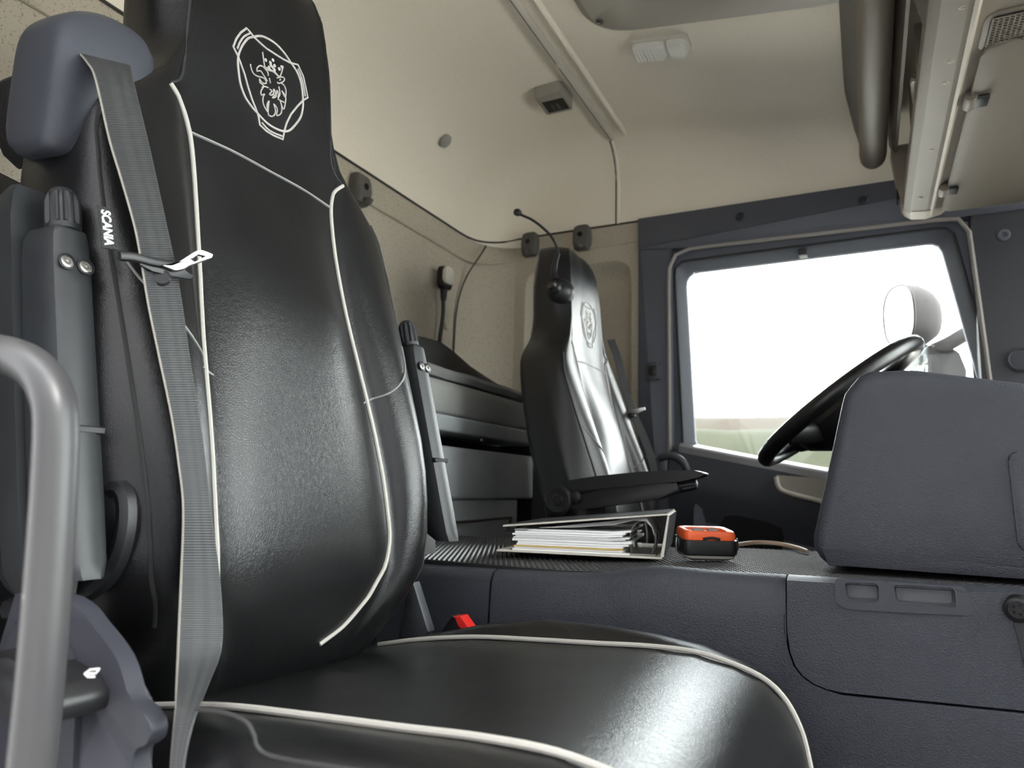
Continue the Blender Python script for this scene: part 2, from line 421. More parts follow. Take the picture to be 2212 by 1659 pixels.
# rear wall (lower), rounded into the driver side
low = [(XB-.003, 0.05), (XB-.003, 0.5), (XB-.003, 1.0), (XB-.003, 1.45), (XB-.003, 1.66)]
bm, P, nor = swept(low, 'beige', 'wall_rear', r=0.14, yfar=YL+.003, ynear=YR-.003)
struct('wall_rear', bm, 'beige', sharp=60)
# ridge lines under the seam, and the curved corner joint
bm = B(); tube(bm, [(XB, 0.3+0.4*i, 1.515) for i in range(5)]+[(XB+0.002, 2.08, 1.515), (XB+0.03, 2.185, 1.53), (XB+0.09, 2.243, 1.548), (-1.05, 2.25, 1.555), (-0.66, 2.25, 1.565)], 0.006, 8)
struct('trim_5', bm, 'beige')
bm = B(); tube(bm, [at(1055, 522, Y=2.243), at(1040, 548, X=-1.20), at(1012, 590, X=-1.222), at(995, 630, X=-1.232), at(985, 680, X=-1.236), at(981, 740, X=-1.237), at(978, 800, X=-1.237), at(972, 900, X=-1.237)], 0.003, 6)
struct('trim_6', bm, 'groove')
# driver side wall behind the door, with the blind window recess
def side_rect(x0, x1, z0, z1, y, r=0.0, n=6): return round_poly([(x0, y, z0), (x1, y, z0), (x1, y, z1), (x0, y, z1)], r, n)
bm = B()
w1 = [side_rect(-1.085, -0.685, 0.62, 1.505, 2.25, 0.07), side_rect(-1.080, -0.69, 0.63, 1.50, 2.253, 0.066), side_rect(-1.070, -0.70, 0.645, 1.485, 2.285, 0.062),
      side_rect(-1.055, -0.712, 0.66, 1.462, 2.298, 0.05), side_rect(-1.035, -0.725, 0.68, 1.44, 2.30, 0.04)]
annulus(bm, side_rect(-1.135, -0.655, 0.05, 1.635, 2.25, 0.0), resample(w1[0], 120)); rings_mesh(bm, w1, 120, cap_last=True)
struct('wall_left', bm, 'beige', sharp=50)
# B pillar cover and the header above the door, A pillar cover
bm = B()
prism(bm, round_poly([(-0.66, 2.235, 0.05), (-0.545, 2.235, 0.05), (-0.545, 2.235, 1.56), (-0.66, 2.235, 1.56)], 0.004, 2), (0, 0.05, 0), 0.006)
o = struct('trim_7', bm, 'door_mid')
bm = B()
prism(bm, round_poly([(-0.66, 2.232, 1.525), (-0.5, 2.232, 1.512), (0.3, 2.232, 1.500), (0.95, 2.232, 1.50), (0.95, 2.232, 1.64), (-0.66, 2.232, 1.636)], 0.003, 2), (0, 0.05, 0), 0.005)
o = struct('trim_8', bm, 'door_mid')
for u, v in ((1598, 467), (1865, 433)):
    bm = B(); p = at(u, v, Y=2.231); lathe(bm, [(0.014, -0.004), (0.014, 0.0), (0.011, 0.004), (0.006, 0.004), (0.005, 0.001), (0, 0.001)], p, (0, -1, 0), 16); obj('screw_cap', bm, 'door_dark', o)
bm = B()
prism(bm, round_poly([(0.285, 2.235, 0.05), (0.95, 2.235, 0.05), (0.95, 2.235, 1.53), (0.285, 2.235, 1.53)], 0.01, 2), (0, 0.05, 0), 0.006)
o = struct('trim_9', bm, 'plastic_m')
bm = B(); p = at(2168, 507, Y=2.234); lathe(bm, [(0.016, -0.003), (0.016, 0.002), (0.012, 0.004), (0.007, 0.003), (0.006, 0.0), (0, 0)], p, (0, -1, 0), 16); obj('screw_cap', bm, 'door_mid', o)
# door jamb behind the door edges keeps daylight out
bm = B(); annulus(bm, [V(-.66, 2.31, .05), V(.60, 2.31, .05), V(.60, 2.31, 1.62), V(-.66, 2.31, 1.62)], [V(-.50, 2.31, .70), V(.29, 2.31, .70), V(.26, 2.31, 1.47), V(-.53, 2.31, 1.47)])
struct('trim_11', bm, 'door_dark', smooth=False)
# near (passenger) side: closed behind the open doorway, header above it
bm = B()
prism(bm, [(-1.24, 0.10, 0.05), (-0.70, 0.10, 0.05), (-0.70, 0.10, 1.56), (-1.24, 0.10, 1.60)], (0, 0.05, 0))
prism(bm, [(-1.24, 0.10, 1.56), (0.95, 0.10, 1.53), (0.95, 0.10, 1.635), (-1.24, 0.10, 1.635)], (0, 0.05, 0))
prism(bm, [(0.62, 0.10, 0.05), (0.95, 0.10, 0.05), (0.95, 0.10, 0.95), (0.62, 0.10, 0.95)], (0, 0.05, 0))
struct('wall_right', bm, 'door_mid', smooth=False)
# front: bulkhead below the windscreen, pillars either side
bm = B(); box(bm, (0.93, 1.2, 0.38), (0.06, 2.1, 0.66), 0.01)
box(bm, (0.92, 0.20, 1.2), (0.08, 0.12, 0.9), 0.02); box(bm, (0.92, 2.22, 1.2), (0.08, 0.12, 0.9), 0.02)
struct('wall_front', bm, 'plastic', sharp=30)
bm = B(); prism(bm, round_poly([(0.955, 0.22, 0.70), (0.955, 2.18, 0.70), (0.90, 2.18, 1.69), (0.90, 0.22, 1.69)], 0.05), (0.004, 0, 0))
struct('window_2', bm, 'glass')
bm = B(); box(bm, (-0.15, 1.2, 0.04), (2.2, 2.1, 0.04))
struct('floor', bm, 'floor', smooth=False)
# ---- driver's door
door = empty('door_1', (-0.13, 2.25, 0.05), None, None); del_keys = None; door['kind'] = 'structure'
DY = 2.248
outer = round_poly([(-0.553, DY, 0.06), (0.34, DY, 0.06), (0.30, DY, 1.0), (0.272, DY, 1.497), (-0.553, DY, 1.505)], [0.01, 0.01, 0.02, 0.05, 0.07], 6)
def win(dx, y): 
    return round_poly([(-0.487-dx, y, 0.872-dx), (-0.10, y, 0.803-dx), (0.26+dx, y, 0.74-dx), (0.288+dx, y, 1.03), (0.214+dx, y, 1.452+dx), (-0.512-dx, y, 1.442+dx)], [0.02, 0.05, 0.02, 0.1, 0.035, 0.04], 6)
bm = B(); annulus(bm, outer, resample(win(0.034, DY), 160)); rings_mesh(bm, [outer, [p+V(0, 0.05, 0) for p in outer]], 100); rings_mesh(bm, [win(0.034, DY), win(0.026, DY+0.006), win(0.02, DY+0.02), win(0.004, DY+0.045), win(0.0, DY+0.06)], 160)
obj('frame', bm, 'door_mid', door, sharp=50)
bm = B(); prism(bm, resample(win(0.006, DY+0.05), 60), (0, 0.004, 0)); obj('pane', bm, 'glass', door)
bm = B(); tube(bm, resample(round_poly([(-0.556, DY-0.012, 0.10), (0.32, DY-0.012, 0.10), (0.306, DY-0.012, 1.0), (0.279, DY-0.012, 1.50), (-0.556, DY-0.012, 1.508)], [0.01, 0.01, 0.02, 0.05, 0.075], 6), 90), 0.0065, 8, closed=True, smooth=False); obj('seal', bm, 'door_seal', door)
bm = B(); tube(bm, resample(win(0.028, DY-0.002), 100), 0.004, 6, closed=True, smooth=False); obj('window_seal', bm, 'rubber', door)
# little latch tab hanging from the top of the glass, ledge along the sill
bm = B(); box(bm, at(1735, 548, Y=DY+0.02), (0.024, 0.04, 0.02), 0.003); obj('tab', bm, 'door_dark', door)
bm = B(); q = [(-0.52, 0.885), (-0.30, 0.842), (-0.10, 0.806), (0.10, 0.772), (0.26, 0.745)]
loft(bm, [[V(x, DY+0.045, z-0.004), V(x, DY-0.03, z-0.012), V(x, DY-0.045, z-0.022), V(x, DY-0.045, z-0.06), V(x, DY+0.045, z-0.06)] for x, z in q]); obj('sill', bm, 'sill', door)
# lower door lining, bulging into the cab
bm = B(); q = [(-0.545, 0.875), (-0.48, 0.862), (-0.30, 0.828), (-0.10, 0.79), (0.10, 0.755), (0.27, 0.73)]
loft(bm, [[V(x, DY+0.02, z-0.02), V(x, DY-0.045, z-0.025), V(x, DY-0.07, z-0.06), V(x, DY-0.075, z-0.14), V(x, DY-0.05, z-0.22), V(x, DY-0.045, 0.4), V(x, DY-0.06, 0.08), V(x, DY+0.02, 0.08)] for x, z in q]); obj('lining', bm, 'door_dark', door)
bm = B(); c0 = [(-0.475, 0.70), (-0.43, 0.725), (-0.30, 0.735), (-0.18, 0.715), (-0.10, 0.66), (-0.10, 0.45), (-0.40, 0.42), (-0.48, 0.5)]
L0 = round_poly([(x, DY-0.05, z) for x, z in c0], 0.05, 5)
cc = Vector((-0.29, DY-0.05, 0.58))
rings_mesh(bm, [L0, [cc+(p-cc)*0.97+V(0, -0.016, 0) for p in L0], [cc+(p-cc)*0.86+V(0, -0.012, 0) for p in L0], [cc+(p-cc)*0.80+V(0, 0.0, 0) for p in L0]], 64, cap_last=True)
obj('speaker_panel', bm, 'door_mid', door)
bm = B(); lathe(bm, [(0.09, -0.004), (0.09, 0.004), (0.07, 0.007), (0, 0.008)], (-0.31, DY-0.056, 0.60), (0, -1, 0), 32); obj('speaker', bm, 'black_matt', door)
bm = B(); box(bm, at(1418, 1005, Y=2.19), (0.075, 0.05, 0.055), 0.012, 3); obj('handle_base', bm, 'door_mid', door)
bm = B(); tube(bm, [at(1425, 990, Y=2.16), at(1450, 985, Y=2.15), at(1472, 994, Y=2.15), at(1484, 1015, Y=2.155), at(1486, 1050, Y=2.17)], 0.011, 10); obj('pull_handle', bm, 'plastic_m', door)
# grab cup with a pale rim, near the steering wheel
bm = B(); p0 = [(1676, 1030), (1682, 1052), (1700, 1064), (1765, 1081), (1830, 1098)]
tube(bm, [at(u, v, Y=2.165) for u, v in p0], 0.007, 8); obj('cup_rim', bm, 'rail', door)
bm = B(); prism(bm, [at(u, v, Y=2.175) for u, v in [(1676, 1026), (1684, 1055), (1702, 1066), (1830, 1098), (1840, 1038)]], (0, 0.004, 0)); obj('cup', bm, 'hatch', door)
# belt height adjuster on the B pillar
t = empty('belt_height_adjuster', at(1412, 802, Y=2.234), 'small square grey belt height adjuster on the pillar behind the door window', 'adjuster')
p = Vector(t.location)
bm = B(); prism(bm, round_poly([p+V(dx, 0.002, dz) for dx, dz in ((-.024, -.03), (.024, -.03), (.024, .03), (-.024, .03))], 0.010), (0, -0.012, 0), 0.004); obj('bezel', bm, 'plastic_m', t)
bm = B(); prism(bm, round_poly([p+V(dx, -0.012, dz) for dx, dz in ((-.013, -.016), (.013, -.016), (.013, .016), (-.013, .016))], 0.005), (0, -0.004, 0), 0.0015); obj('button', bm, 'black', t)
# round cap on the A pillar
t = empty('round_pillar_cap', at(2205, 777, Y=2.232), 'round grey cap on the pillar ahead of the door window', 'cap')
bm = B(); lathe(bm, [(0.034, 0), (0.034, 0.006), (0.028, 0.010), (0.025, 0.007)], t.location, (0, -1, 0), 28); obj('ring', bm, 'plastic_m', t)
bm = B(); lathe(bm, [(0.026, 0), (0.024, 0.008), (0, 0.010)], t.location, (0, -1, 0), 28); obj('centre', bm, 'plastic_s', t)

# ---- outside
bm = B(); prism(bm, [(-60, -60, -1.25), (60, -60, -1.25), (60, 90, -1.25), (-60, 90, -1.25)], (0, 0, 0.02)); o = obj('ground', bm, 'asphalt', smooth=False); o['kind'] = 'structure'
def bank(name, y0, y1, xs, h, mname, label):
    bm = B(); rows = []
    for i in range(41):
        x = xs[0]+(xs[1]-xs[0])*i/40
        e = min(1.0, ((x-xs[0])/3.0)) if xs[0] > -30 else 1.0
        e = math.sqrt(max(0.0, 1-(1-e)**2))
        hh = h(x)*e
        rows.append([V(x, y0+(y1-y0)*k/8, -1.24+hh*math.sin(pi/2*min(1, k/5))+0.05*math.sin(x*1.7+k)*min(1, k)) for k in range(9)])
    loft(bm, rows, closed=False, cap=False); o = obj(name, bm, mname)
    return tag(o, label, 'bank')
bm = B(); box(bm, (5.0, -1.9, 2.0), (17, .3, 6.5)); o = obj('light_block_wall', bm, mat('grey_light_block', (0.24, 0.24, 0.245), 0.8), smooth=False); o['kind'] = 'structure'  # wall added out of view to hold back daylight on the passenger side
# unseen open passenger door beside the camera, added to block light from ahead
d2 = bpy.data.objects.new('door_2', None); COL.objects.link(d2); d2.location = (.63, -.4, -.3); d2['kind'] = 'structure'
bm = B(); Lo = round_poly([(.62, -.98, -.35), (.62, .08, -.35), (.62, .08, 1.50), (.62, -.90, 1.50)], .05, 4); Lh = round_poly([(.62, -.86, .85), (.62, -.02, .80), (.62, -.02, 1.42), (.62, -.84, 1.42)], .05, 4)
annulus(bm, Lo, Lh); annulus(bm, [p+V(.06, 0, 0) for p in Lo], [p+V(.06, 0, 0) for p in Lh]); rings_mesh(bm, [Lo, [p+V(.06, 0, 0) for p in Lo]]); rings_mesh(bm, [Lh, [p+V(.06, 0, 0) for p in Lh]]); obj('frame', bm, 'door_mid', d2, smooth=False)
bm = B(); prism(bm, [p+V(.03, 0, 0) for p in Lh], (.004, 0, 0)); obj('pane', bm, 'glass', d2)
bank('grass_bank', 17, 23, (-8.2, 30), lambda x: 4.02-0.05*(x+8), 'grass', 'pale green grass bank seen low through the driver window')
bank('verge', 26, 34, (-45, 40), lambda x: 5.35-0.02*(x+12), 'soil', 'dry tan verge behind the end of the green grass bank')
bm = B(); loft(bm, [[V(x, 150, -1.2), V(x, 150, h), V(x, 170, h+1), V(x, 170, -1.2)] for x, h in ((-60, 3), (-35, 9), (-25, 14.6), (-10, 17.0), (10, 17.2), (40, 14), (70, 8))]); o = obj('distant_hill', bm, 'hill'); tag(o, 'hazy blue green hill far beyond the grass bank', 'hill')

# ================================================================== SEATS
SC = 0.6                                   # passenger seat centre line (driver: 1.8)
zk = [.47, .56, .62, .70, .78, .86, .94, 1.02, 1.08, 1.12, 1.16, 1.22, 1.30, 1.38, 1.415]
xk = [-.600, -.542, -.527, -.538, -.558, -.583, -.607, -.628, -.641, -.649, -.654, -.657, -.662, -.672, -.685]
pwk = [.06, .095, .126, .131, .128, .123, .116, .112, .113, .116, .122, .108, .100, .090, .070]
swk = [.12, .165, .196, .206, .213, .217, .221, .222, .215, .185, .142, .121, .116, .104, .078]
owk = [.14, .190, .218, .243, .250, .246, .238, .232, .224, .192, .150, .136, .140, .128, .098]
bk = [.00, .008, .018, .030, .034, .032, .026, .018, .010, .006, .002, 0, 0, 0, 0]
thk = [.10, .12, .14, .15, .15, .15, .145, .14, .135, .13, .125, .12, .115, .10, .085]
def prof(z):
    return [smooth_interp(z, zk, k) for k in (xk, pwk, swk, owk, bk, thk)]
def section(z):
    X, pw, sw, ow, b, th = prof(z)
    bg_ = .020*math.exp(-((z-.925)/.115)**2)
    half = [(0, 0.003+bg_ if z < 1.05 else bg_), (pw*0.55, 0.002+bg_*.8), (pw, 0.0), (pw+(sw-pw)*0.25, b*0.7), (pw+(sw-pw)*0.6, b), (sw, b*0.45-0.004), (ow, -0.035), (ow*1.0, -0.075), (ow*0.94, -th+0.02), (ow*0.7, -th), (ow*0.35, -th-.004)]
    pts = [V(X+d, SC+y, z) for y, d in half]
    back = V(X-th-.006, SC, z)
    left = [V(p.x, 2*SC-p.y, p.z) for p in half_pts(pts)]
    return pts+[back]+left[::-1]
def half_pts(pts): return pts[1:]
def make_seat():
    t = empty('truck_seat', (-0.40, SC, 0.05), 'black leather seat with white piping and silver crest, nearest the camera', 'seat', 'cab seats')
    zz = [.47, .50, .53, .56, .59, .62, .66, .70, .74, .78, .82, .86, .90, .94, .98, 1.02, 1.05, 1.08, 1.10, 1.12, 1.14, 1.16, 1.19, 1.22, 1.26, 1.30, 1.34, 1.37, 1.395, 1.412]
    rings = [cr_path(section(z), 4, True) for z in zz]
    top = rings[-1]; c = sum(top, Vector())/len(top)
    for s, dz in ((0.82, .008), (0.5, .014), (0.15, .017)): rings.append([c+(p-c)*s+V(-0.004, 0, dz) for p in top])
    bot = rings[0]; c = sum(bot, Vector())/len(bot)
    rings.insert(0, [c+(p-c)*0.7+V(-.01, 0, -.012) for p in bot])
    bm = B(); loft(bm, rings)
    bmesh.ops.recalc_face_normals(bm, faces=bm.faces)
    tree = BVHTree.FromBMesh(bm)
    back = obj('backrest', bm, 'leather', t, sharp=80)
    def on(y, z, off=0.0):
        h = tree.ray_cast(V(0.3, SC+y, z), V(-1, 0, 0))
        return (h[0]+V(off, 0, 0)) if h[0] else V(prof(z)[0], SC+y, z)
    def strip(pts, off): return [on(p.x, p.y, off) for p in cr_path([V(y, z, 0) for y, z in pts], 5)]
    # pale piping both sides of the centre panel
    zl = [.545, .56, .58, .60, .64, .70, .78, .86, .94, 1.02, 1.08, 1.11, 1.125, 1.137]
    for s in (-1, 1):
        ys = ([.035, .065, .088, .105, .128] if s > 0 else [.125, .127, .129, .130, .1305])+[prof(z)[1] for z in zl[5:11]]+[.119, .127, .140]
        bm = B(); tube(bm, strip([(s*y, z) for y, z in zip(ys, zl)], 0.0008), 0.0026, 8, smooth=False); obj('piping', bm, 'piping', back)
        # shoulder seam turning outwards under the headrest
        bm = B(); tube(bm, [on(s*y, z, 0.0) for y, z in ((.140, 1.137), (.122, 1.16), (.119, 1.22), (.114, 1.30), (.10, 1.38))], 0.0016, 6); obj('headrest_seam', bm, 'stitch', back)
        bm = B(); tube(bm, strip([(s*y, z) for y, z in ((.117, .822), (.137, .832), (.157, .846), (.18, .868), (.200, .892), (.213, .915))], 0.0006), 0.0013, 6, smooth=False); obj('bolster_seam', bm, 'seam', back)
        bm = B(); tube(bm, strip([(s*prof(z)[2]*1.0, z) for z in (.60, .64, .70, .78, .86, .94, 1.02, 1.06, 1.10)], 0.0005), 0.002, 6, smooth=False); obj('side_seam', bm, 'stitch', back)
    bm = B(); tube(bm, [on(-.114+.228*k/8, 1.094+0.004*math.sin(pi*k/8), 0.0003) for k in range(9)], 0.0018, 6); obj('cross_seam', bm, 'seam', back)
    # embroidered crest
    E_ = {'oval': [(-27, 1265), (-36, 1257), (-44, 1243), (-49, 1229), (-50, 1218), (-48, 1205), (-44, 1191), (-36, 1179), (-25, 1172), (-14, 1168), (-1, 1164), (11, 1163), (25, 1165), (37, 1171), (48, 1185), (57, 1201), (60, 1215), (60, 1226), (58, 1240), (54, 1252), (47, 1261), (36, 1268), (25, 1275), (11, 1279), (-3, 1278), (-15, 1274), (-27, 1265)],
     'band': [(-39, 1269), (-48, 1257), (-54, 1245), (-58, 1232), (-51, 1225), (-46, 1218), (-39, 1208), (-32, 1194), (-25, 1182), (-17, 1171), (-13, 1164), (-11, 1155), (0, 1152), (12, 1152), (27, 1154), (30, 1169), (33, 1180), (40, 1196), (50, 1212), (60, 1226), (69, 1235), (65, 1246), (59, 1261), (49, 1272), (36, 1267), (24, 1265), (9, 1264), (-5, 1263), (-16, 1264), (-26, 1265), (-34, 1268), (-39, 1269)]}
    EB = {'top_tip': [(-33, 1266), (-42, 1256), (-48, 1245), (-52, 1233)], 'side_tip': [(64, 1234), (60, 1247), (55, 1258), (49, 1266)], 'low_tip': [(-8, 1160), (2, 1156), (14, 1156), (26, 1158)]}
    G_ = {'c1': [(-11, 1254), (-9, 1246), (-5, 1235), (7, 1238), (16, 1237), (20, 1240), (24, 1255)], 'c2': [(-5, 1237), (2, 1238), (10, 1239), (17, 1237)], 'b1': [(-30, 1226), (-29, 1222), (-25, 1217), (-18, 1217), (-10, 1220), (-5, 1220), (-3, 1216), (-9, 1213), (-14, 1215)], 'b2': [(-19, 1223), (-19, 1227), (-15, 1233), (-10, 1235), (-5, 1234), (-1, 1232), (0, 1228)], 'b3': [(-19, 1223), (-13, 1227), (-9, 1225), (-4, 1222), (-1, 1220)], 'e1': [(14, 1233), (22, 1239), (27, 1239), (24, 1233), (17, 1227), (15, 1228)], 'e2': [(20, 1235), (19, 1232)], 'n1': [(-14, 1216), (-13, 1211), (-7, 1210), (-11, 1201), (-10, 1196), (-5, 1200), (-7, 1195), (-7, 1188), (-4, 1183), (1, 1179)], 'f1': [(1, 1179), (0, 1188), (3, 1195), (2, 1184), (3, 1176), (9, 1177), (13, 1182), (14, 1188), (11, 1195), (17, 1191), (16, 1182), (23, 1188), (24, 1198), (21, 1205), (27, 1196), (30, 1209), (29, 1216), (23, 1220)], 'f2': [(23, 1220), (29, 1214), (30, 1223), (27, 1229), (22, 1230)], 'f3': [(3, 1211), (7, 1211), (3, 1204), (9, 1207), (10, 1215), (13, 1210), (8, 1202), (14, 1207), (15, 1216), (18, 1212), (17, 1206), (20, 1214), (18, 1223)], 'f4': [(-10, 1206), (-6, 1210), (1, 1212)], 'f5': [(17, 1205), (28, 1206)], 'f6': [(2, 1226), (4, 1220)]}
    dots = [(-5, 1247), (3, 1248), (7, 1254), (10, 1248), (7, 1244), (4, 1245), (18, 1248), (22, 1253), (1, 1240), (10, 1242)]
    def stitch_line(bm, pts, r, closed, smooth=True, off=0.0004):
        P = [on(y/1000, z/1000, off) for y, z in pts]
        tube(bm, P[:-1] if closed else P, r, 6, closed=closed, n=4, smooth=smooth, up=V(1, 0, 0))
    bm = B(); stitch_line(bm, E_['oval'], 0.00155, True); stitch_line(bm, E_['band'], 0.0014, True, False)
    for k in EB.values(): stitch_line(bm, k, 0.0013, False)
    obj('crest_border', bm, 'thread', back)
    bm = B()
    for k in G_.values(): stitch_line(bm, k, 0.00088, False, off=0.0004)
    for y, z in dots:
        q = on(y/1000, z/1000, -0.0004); lathe(bm, [(0.0026, 0), (0.0022, 0.0009), (0, 0.0012)], q, (1, 0, 0), 8)
    obj('crest_beast', bm, 'thread', back)
    # ---- cushion
    xs = [-.63, -.58, -.52, -.44, -.36, -.28, -.22, -.17, -.13, -.10, -.08, -.066, -.058]
    ht = [.505, .515, .528, .540, .546, .551, .555, .555, .548, .538, .522, .498, .470]
    hw = [.245, .252, .258, .262, .265, .266, .264, .260, .254, .246, .238, .228, .215]
    pw = [.186, .188, .189, .190, .190, .190, .190, .189, .187, .183, .177, .168, .155]
    cr = [.0, .0, .004, .012, .018, .014, .008, .003, .0, .0, .0, .0, .0]
    rings = []; pipe = {-1: [], 1: []}
    for x, h, w, p, c in zip(xs, ht, hw, pw, cr):
        lo = max(.40, h-.13) if x < -.1 else .40
        half = [(0, h-.002), (p*.6, h-.001), (p, h+.003), (p+(w-p)*.35, h+.004+c), (p+(w-p)*.72, h+c), (w, h-.024), (w+.004, h-.055), (w, lo+.02), (w*.9, lo), (w*.5, lo-.004)]
        pts = [V(x, SC+y, z-.035*y) for y, z in half]
        half_l = [(y, z-(c*.6+.004 if 3 <= i <= 4 else 0)) for i, (y, z) in enumerate(half)]
        left = [V(x, SC-y, z+.035*y) for y, z in half_l[1:]]
        rings.append(cr_path(pts+[V(x, SC, lo-.004)]+left[::-1], 3, True))
        for s in (-1, 1): pipe[s].append(V(x, SC+s*p, h+.0055-.035*s*p))
    bm = B(); last = rings[-1]; c = sum(last, Vector())/len(last)
    rings += [[c+(p-c)*0.93+V(.006, 0, 0) for p in last], [c+(p-c)*0.6+V(.011, 0, 0) for p in last]]
    loft(bm, rings); cush = obj('cushion', bm, 'leather', t, sharp=80)
    front = [V(-.053, SC+.138, .452), V(-.050, SC+.10, .443), V(-.049, SC, .440), V(-.050, SC-.10, .443), V(-.053, SC-.138, .452)]
    bm = B(); tube(bm, pipe[1][1:]+front+pipe[-1][1:][::-1], 0.0027, 8); obj('piping', bm, 'piping', cush)
    # skirt of soft leather round the near side with a stitched flap
    for s in (-1, 1):
        bm = B()
        loft(bm, [[V(x, SC+s*(w+.006), h-.05), V(x, SC+s*(w+.010), h-.09), V(x, SC+s*(w+.006+.004*math.sin(x*60)), h-.16), V(x, SC+s*(w-.01), h-.24), V(x, SC+s*(w-.03), h-.24), V(x, SC+s*(w-.02), h-.06)] for x, h, w in zip(xs[1:11], ht[1:11], hw[1:11])])
        obj('side_skirt', bm, 'leather_soft', cush, sharp=70)
    bm = B(); tube(bm, [at(u, v, Y=SC-.279) for u, v in ((425, 1532), (480, 1538), (528, 1556), (548, 1585), (556, 1612), (585, 1632), (680, 1650), (850, 1675), (1000, 1700))], .0012, 6); obj('skirt_seam', bm, 'stitch', cush)
    bm = B(); box(bm, (-.34, SC, .25), (.46, .40, .36), .03, 3); obj('seat_base', bm, 'black_matt', t)
    # ---- belt guide at the door-side shoulder
    bm = B(); g = at(192, 208, X=-.690)
    sec = []
    for k, (dy, sx, sz, ox, oz) in enumerate([(-.058, .022, .045, -.004, -.022), (-.054, .036, .062, -.002, -.018), (-.040, .044, .074, 0, -.010), (-.01, .048, .080, 0, 0), (.025, .046, .074, 0, .010), (.046, .036, .060, 0, .012), (.055, .018, .04, 0, .014)]):
        ring = []
        for q in range(24):
            a = 2*pi*q/24; ca, sa = math.cos(a), math.sin(a)
            ring.append(g+V(ox+sx*math.copysign(abs(ca)**.45, ca)-0.20*oz, dy, oz+sz*math.copysign(abs(sa)**.45, sa)-0.25*(sx*ca)))
        sec.append(ring)
    loft(bm, list(zip(*[cr_path([q[i] for q in sec], 4) for i in range(24)]))); gd = obj('belt_guide', bm, 'plastic_s', t, sharp=60)
    bm = B(); prism(bm, [at(u, v, X=-.76) for u, v in ((26, 168), (60, 150), (140, 300), (95, 350), (62, 318), (40, 250))], (-.05, 0, 0), .006); obj('guide_mount', bm, 'bag', gd)
    bm = B(); tube(bm, [at(163, 108, X=-.652), at(185, 130, X=-.655), at(215, 146, X=-.659), at(245, 144, X=-.664), at(268, 129, X=-.671), at(286, 112, X=-.680)], .0045, 8); obj('belt_slot', bm, 'black_matt', gd)
    return t, back, cush, on
seat, seat_back, seat_cushion, ON = make_seat()
seat_driver_parts = [c for c in seat.children if c.name.split('.')[0] in ('backrest', 'cushion', 'seat_base')]
def copy_tree(o, parent=None, only=None):
    c = o.copy(); COL.objects.link(c); c.parent = parent
    for ch in list(o.children):
        if only is None or ch in only: copy_tree(ch, c)
    return c
dseat = copy_tree(seat, None, seat_driver_parts)
dseat.location = V(-0.413, 1.79, 0.005)
dseat['label'] = 'black leather driver seat beyond the folder with its armrest folded down'

# ---- armrests (folded up beside the backrest); built upright, length along the recline
def armrest(parent, cy, side, lean=0.263):
    """upright folded armrest: pad towards the rear, mechanism facing forwards"""
    def P(l, d, y): return V(-.517-lean*l+d, cy+y, .645+l)         # l along its length, d forwards
    w = .0185
    bm = B()
    L = [(0.0, .020, .75), (.012, .034, .95), (.05, .044, 1), (.10, .045, 1), (.18, .044, 1), (.255, .042, 1), (.273, .040, .95), (.280, .034, .85)]
    rings = []
    for l, dp, ww in L:
        rings.append([P(l, d, y*ww) for d, y in [(0, -w*.5), (-.004, -w*.85), (-.012, -w), (-dp, -w), (-dp-.006, -w*.85), (-dp-.006, w*.85), (-dp, w), (-.012, w), (-.004, w*.85), (0, w*.5)]])
    loft(bm, rings); a = obj('armrest', bm, 'arm', parent, sharp=35)
    # pad behind
    bm = B(); L = [(-.02, .02, .9), (.0, .034, 1.15), (.06, .038, 1.3), (.2, .038, 1.3), (.295, .036, 1.27), (.318, .030, 1.1), (.326, .018, .9)]
    loft(bm, [[P(l, -.048-d, y*ww) for d, y in [(0, -w), (dp*.5, -w*1.05), (dp*.9, -w*.9), (dp, -w*.5), (dp, w*.5), (dp*.9, w*.9), (dp*.5, w*1.05), (0, w)]] for l, dp, ww in L]); obj('pad', bm, 'arm', a, sharp=40)
    # ribbed knob
    ax = (P(.4, 0, 0)-P(.3, 0, 0)).normalized(); o = P(.281, -.022, .005)
    bm = B(); n = 44; e1 = V(0, 1, 0); e2 = ax.cross(e1)
    rings = []
    for r, h in [(.010, 0), (.0135, .002), (.0138, .007), (.0131, .010), (.0127, .030), (.0115, .038), (.0085, .043), (.004, .0445)]:
        rib = .0013 if .008 < h < .036 else 0
        rings.append([o+ax*h+(e1*math.cos(2*pi*k/n)+e2*math.sin(2*pi*k/n))*(r+(rib if k % 4 < 2 else -rib)) for k in range(n)])
    loft(bm, rings); obj('knob', bm, 'arm', a, sharp=25)
    bm = B(); lathe(bm, [(.006, -.012), (.006, .002)], o, ax, 12); obj('thread_stud', bm, 'steel', a)
    bm = B(); box(bm, P(.268, -.02, 0.0), (.034, .028, .024), .003, 2, Matrix.Rotation(lean, 3, 'Y').inverted()); obj('knob_holder', bm, 'arm', a)
    for y in (-.0075, .0080):
        p = P(.250, .0005, y); nrm = V(1, 0, lean).normalized()
        bm = B(); lathe(bm, [(.0075, .0), (.0075, .0010), (.0060, .0012), (.0058, -.0006)], p, nrm, 16); obj('screw_recess', bm, 'black', a)
        screw(a, p, nrm, .0055)
    bm = B(); box(bm, P(.112, -.002, 0), (.006, 2*w*.94, .006), 0.001, 1); obj('joint', bm, 'black', a)
    return a
armrest(seat, .346, -1); armrest(seat, .870, 1)
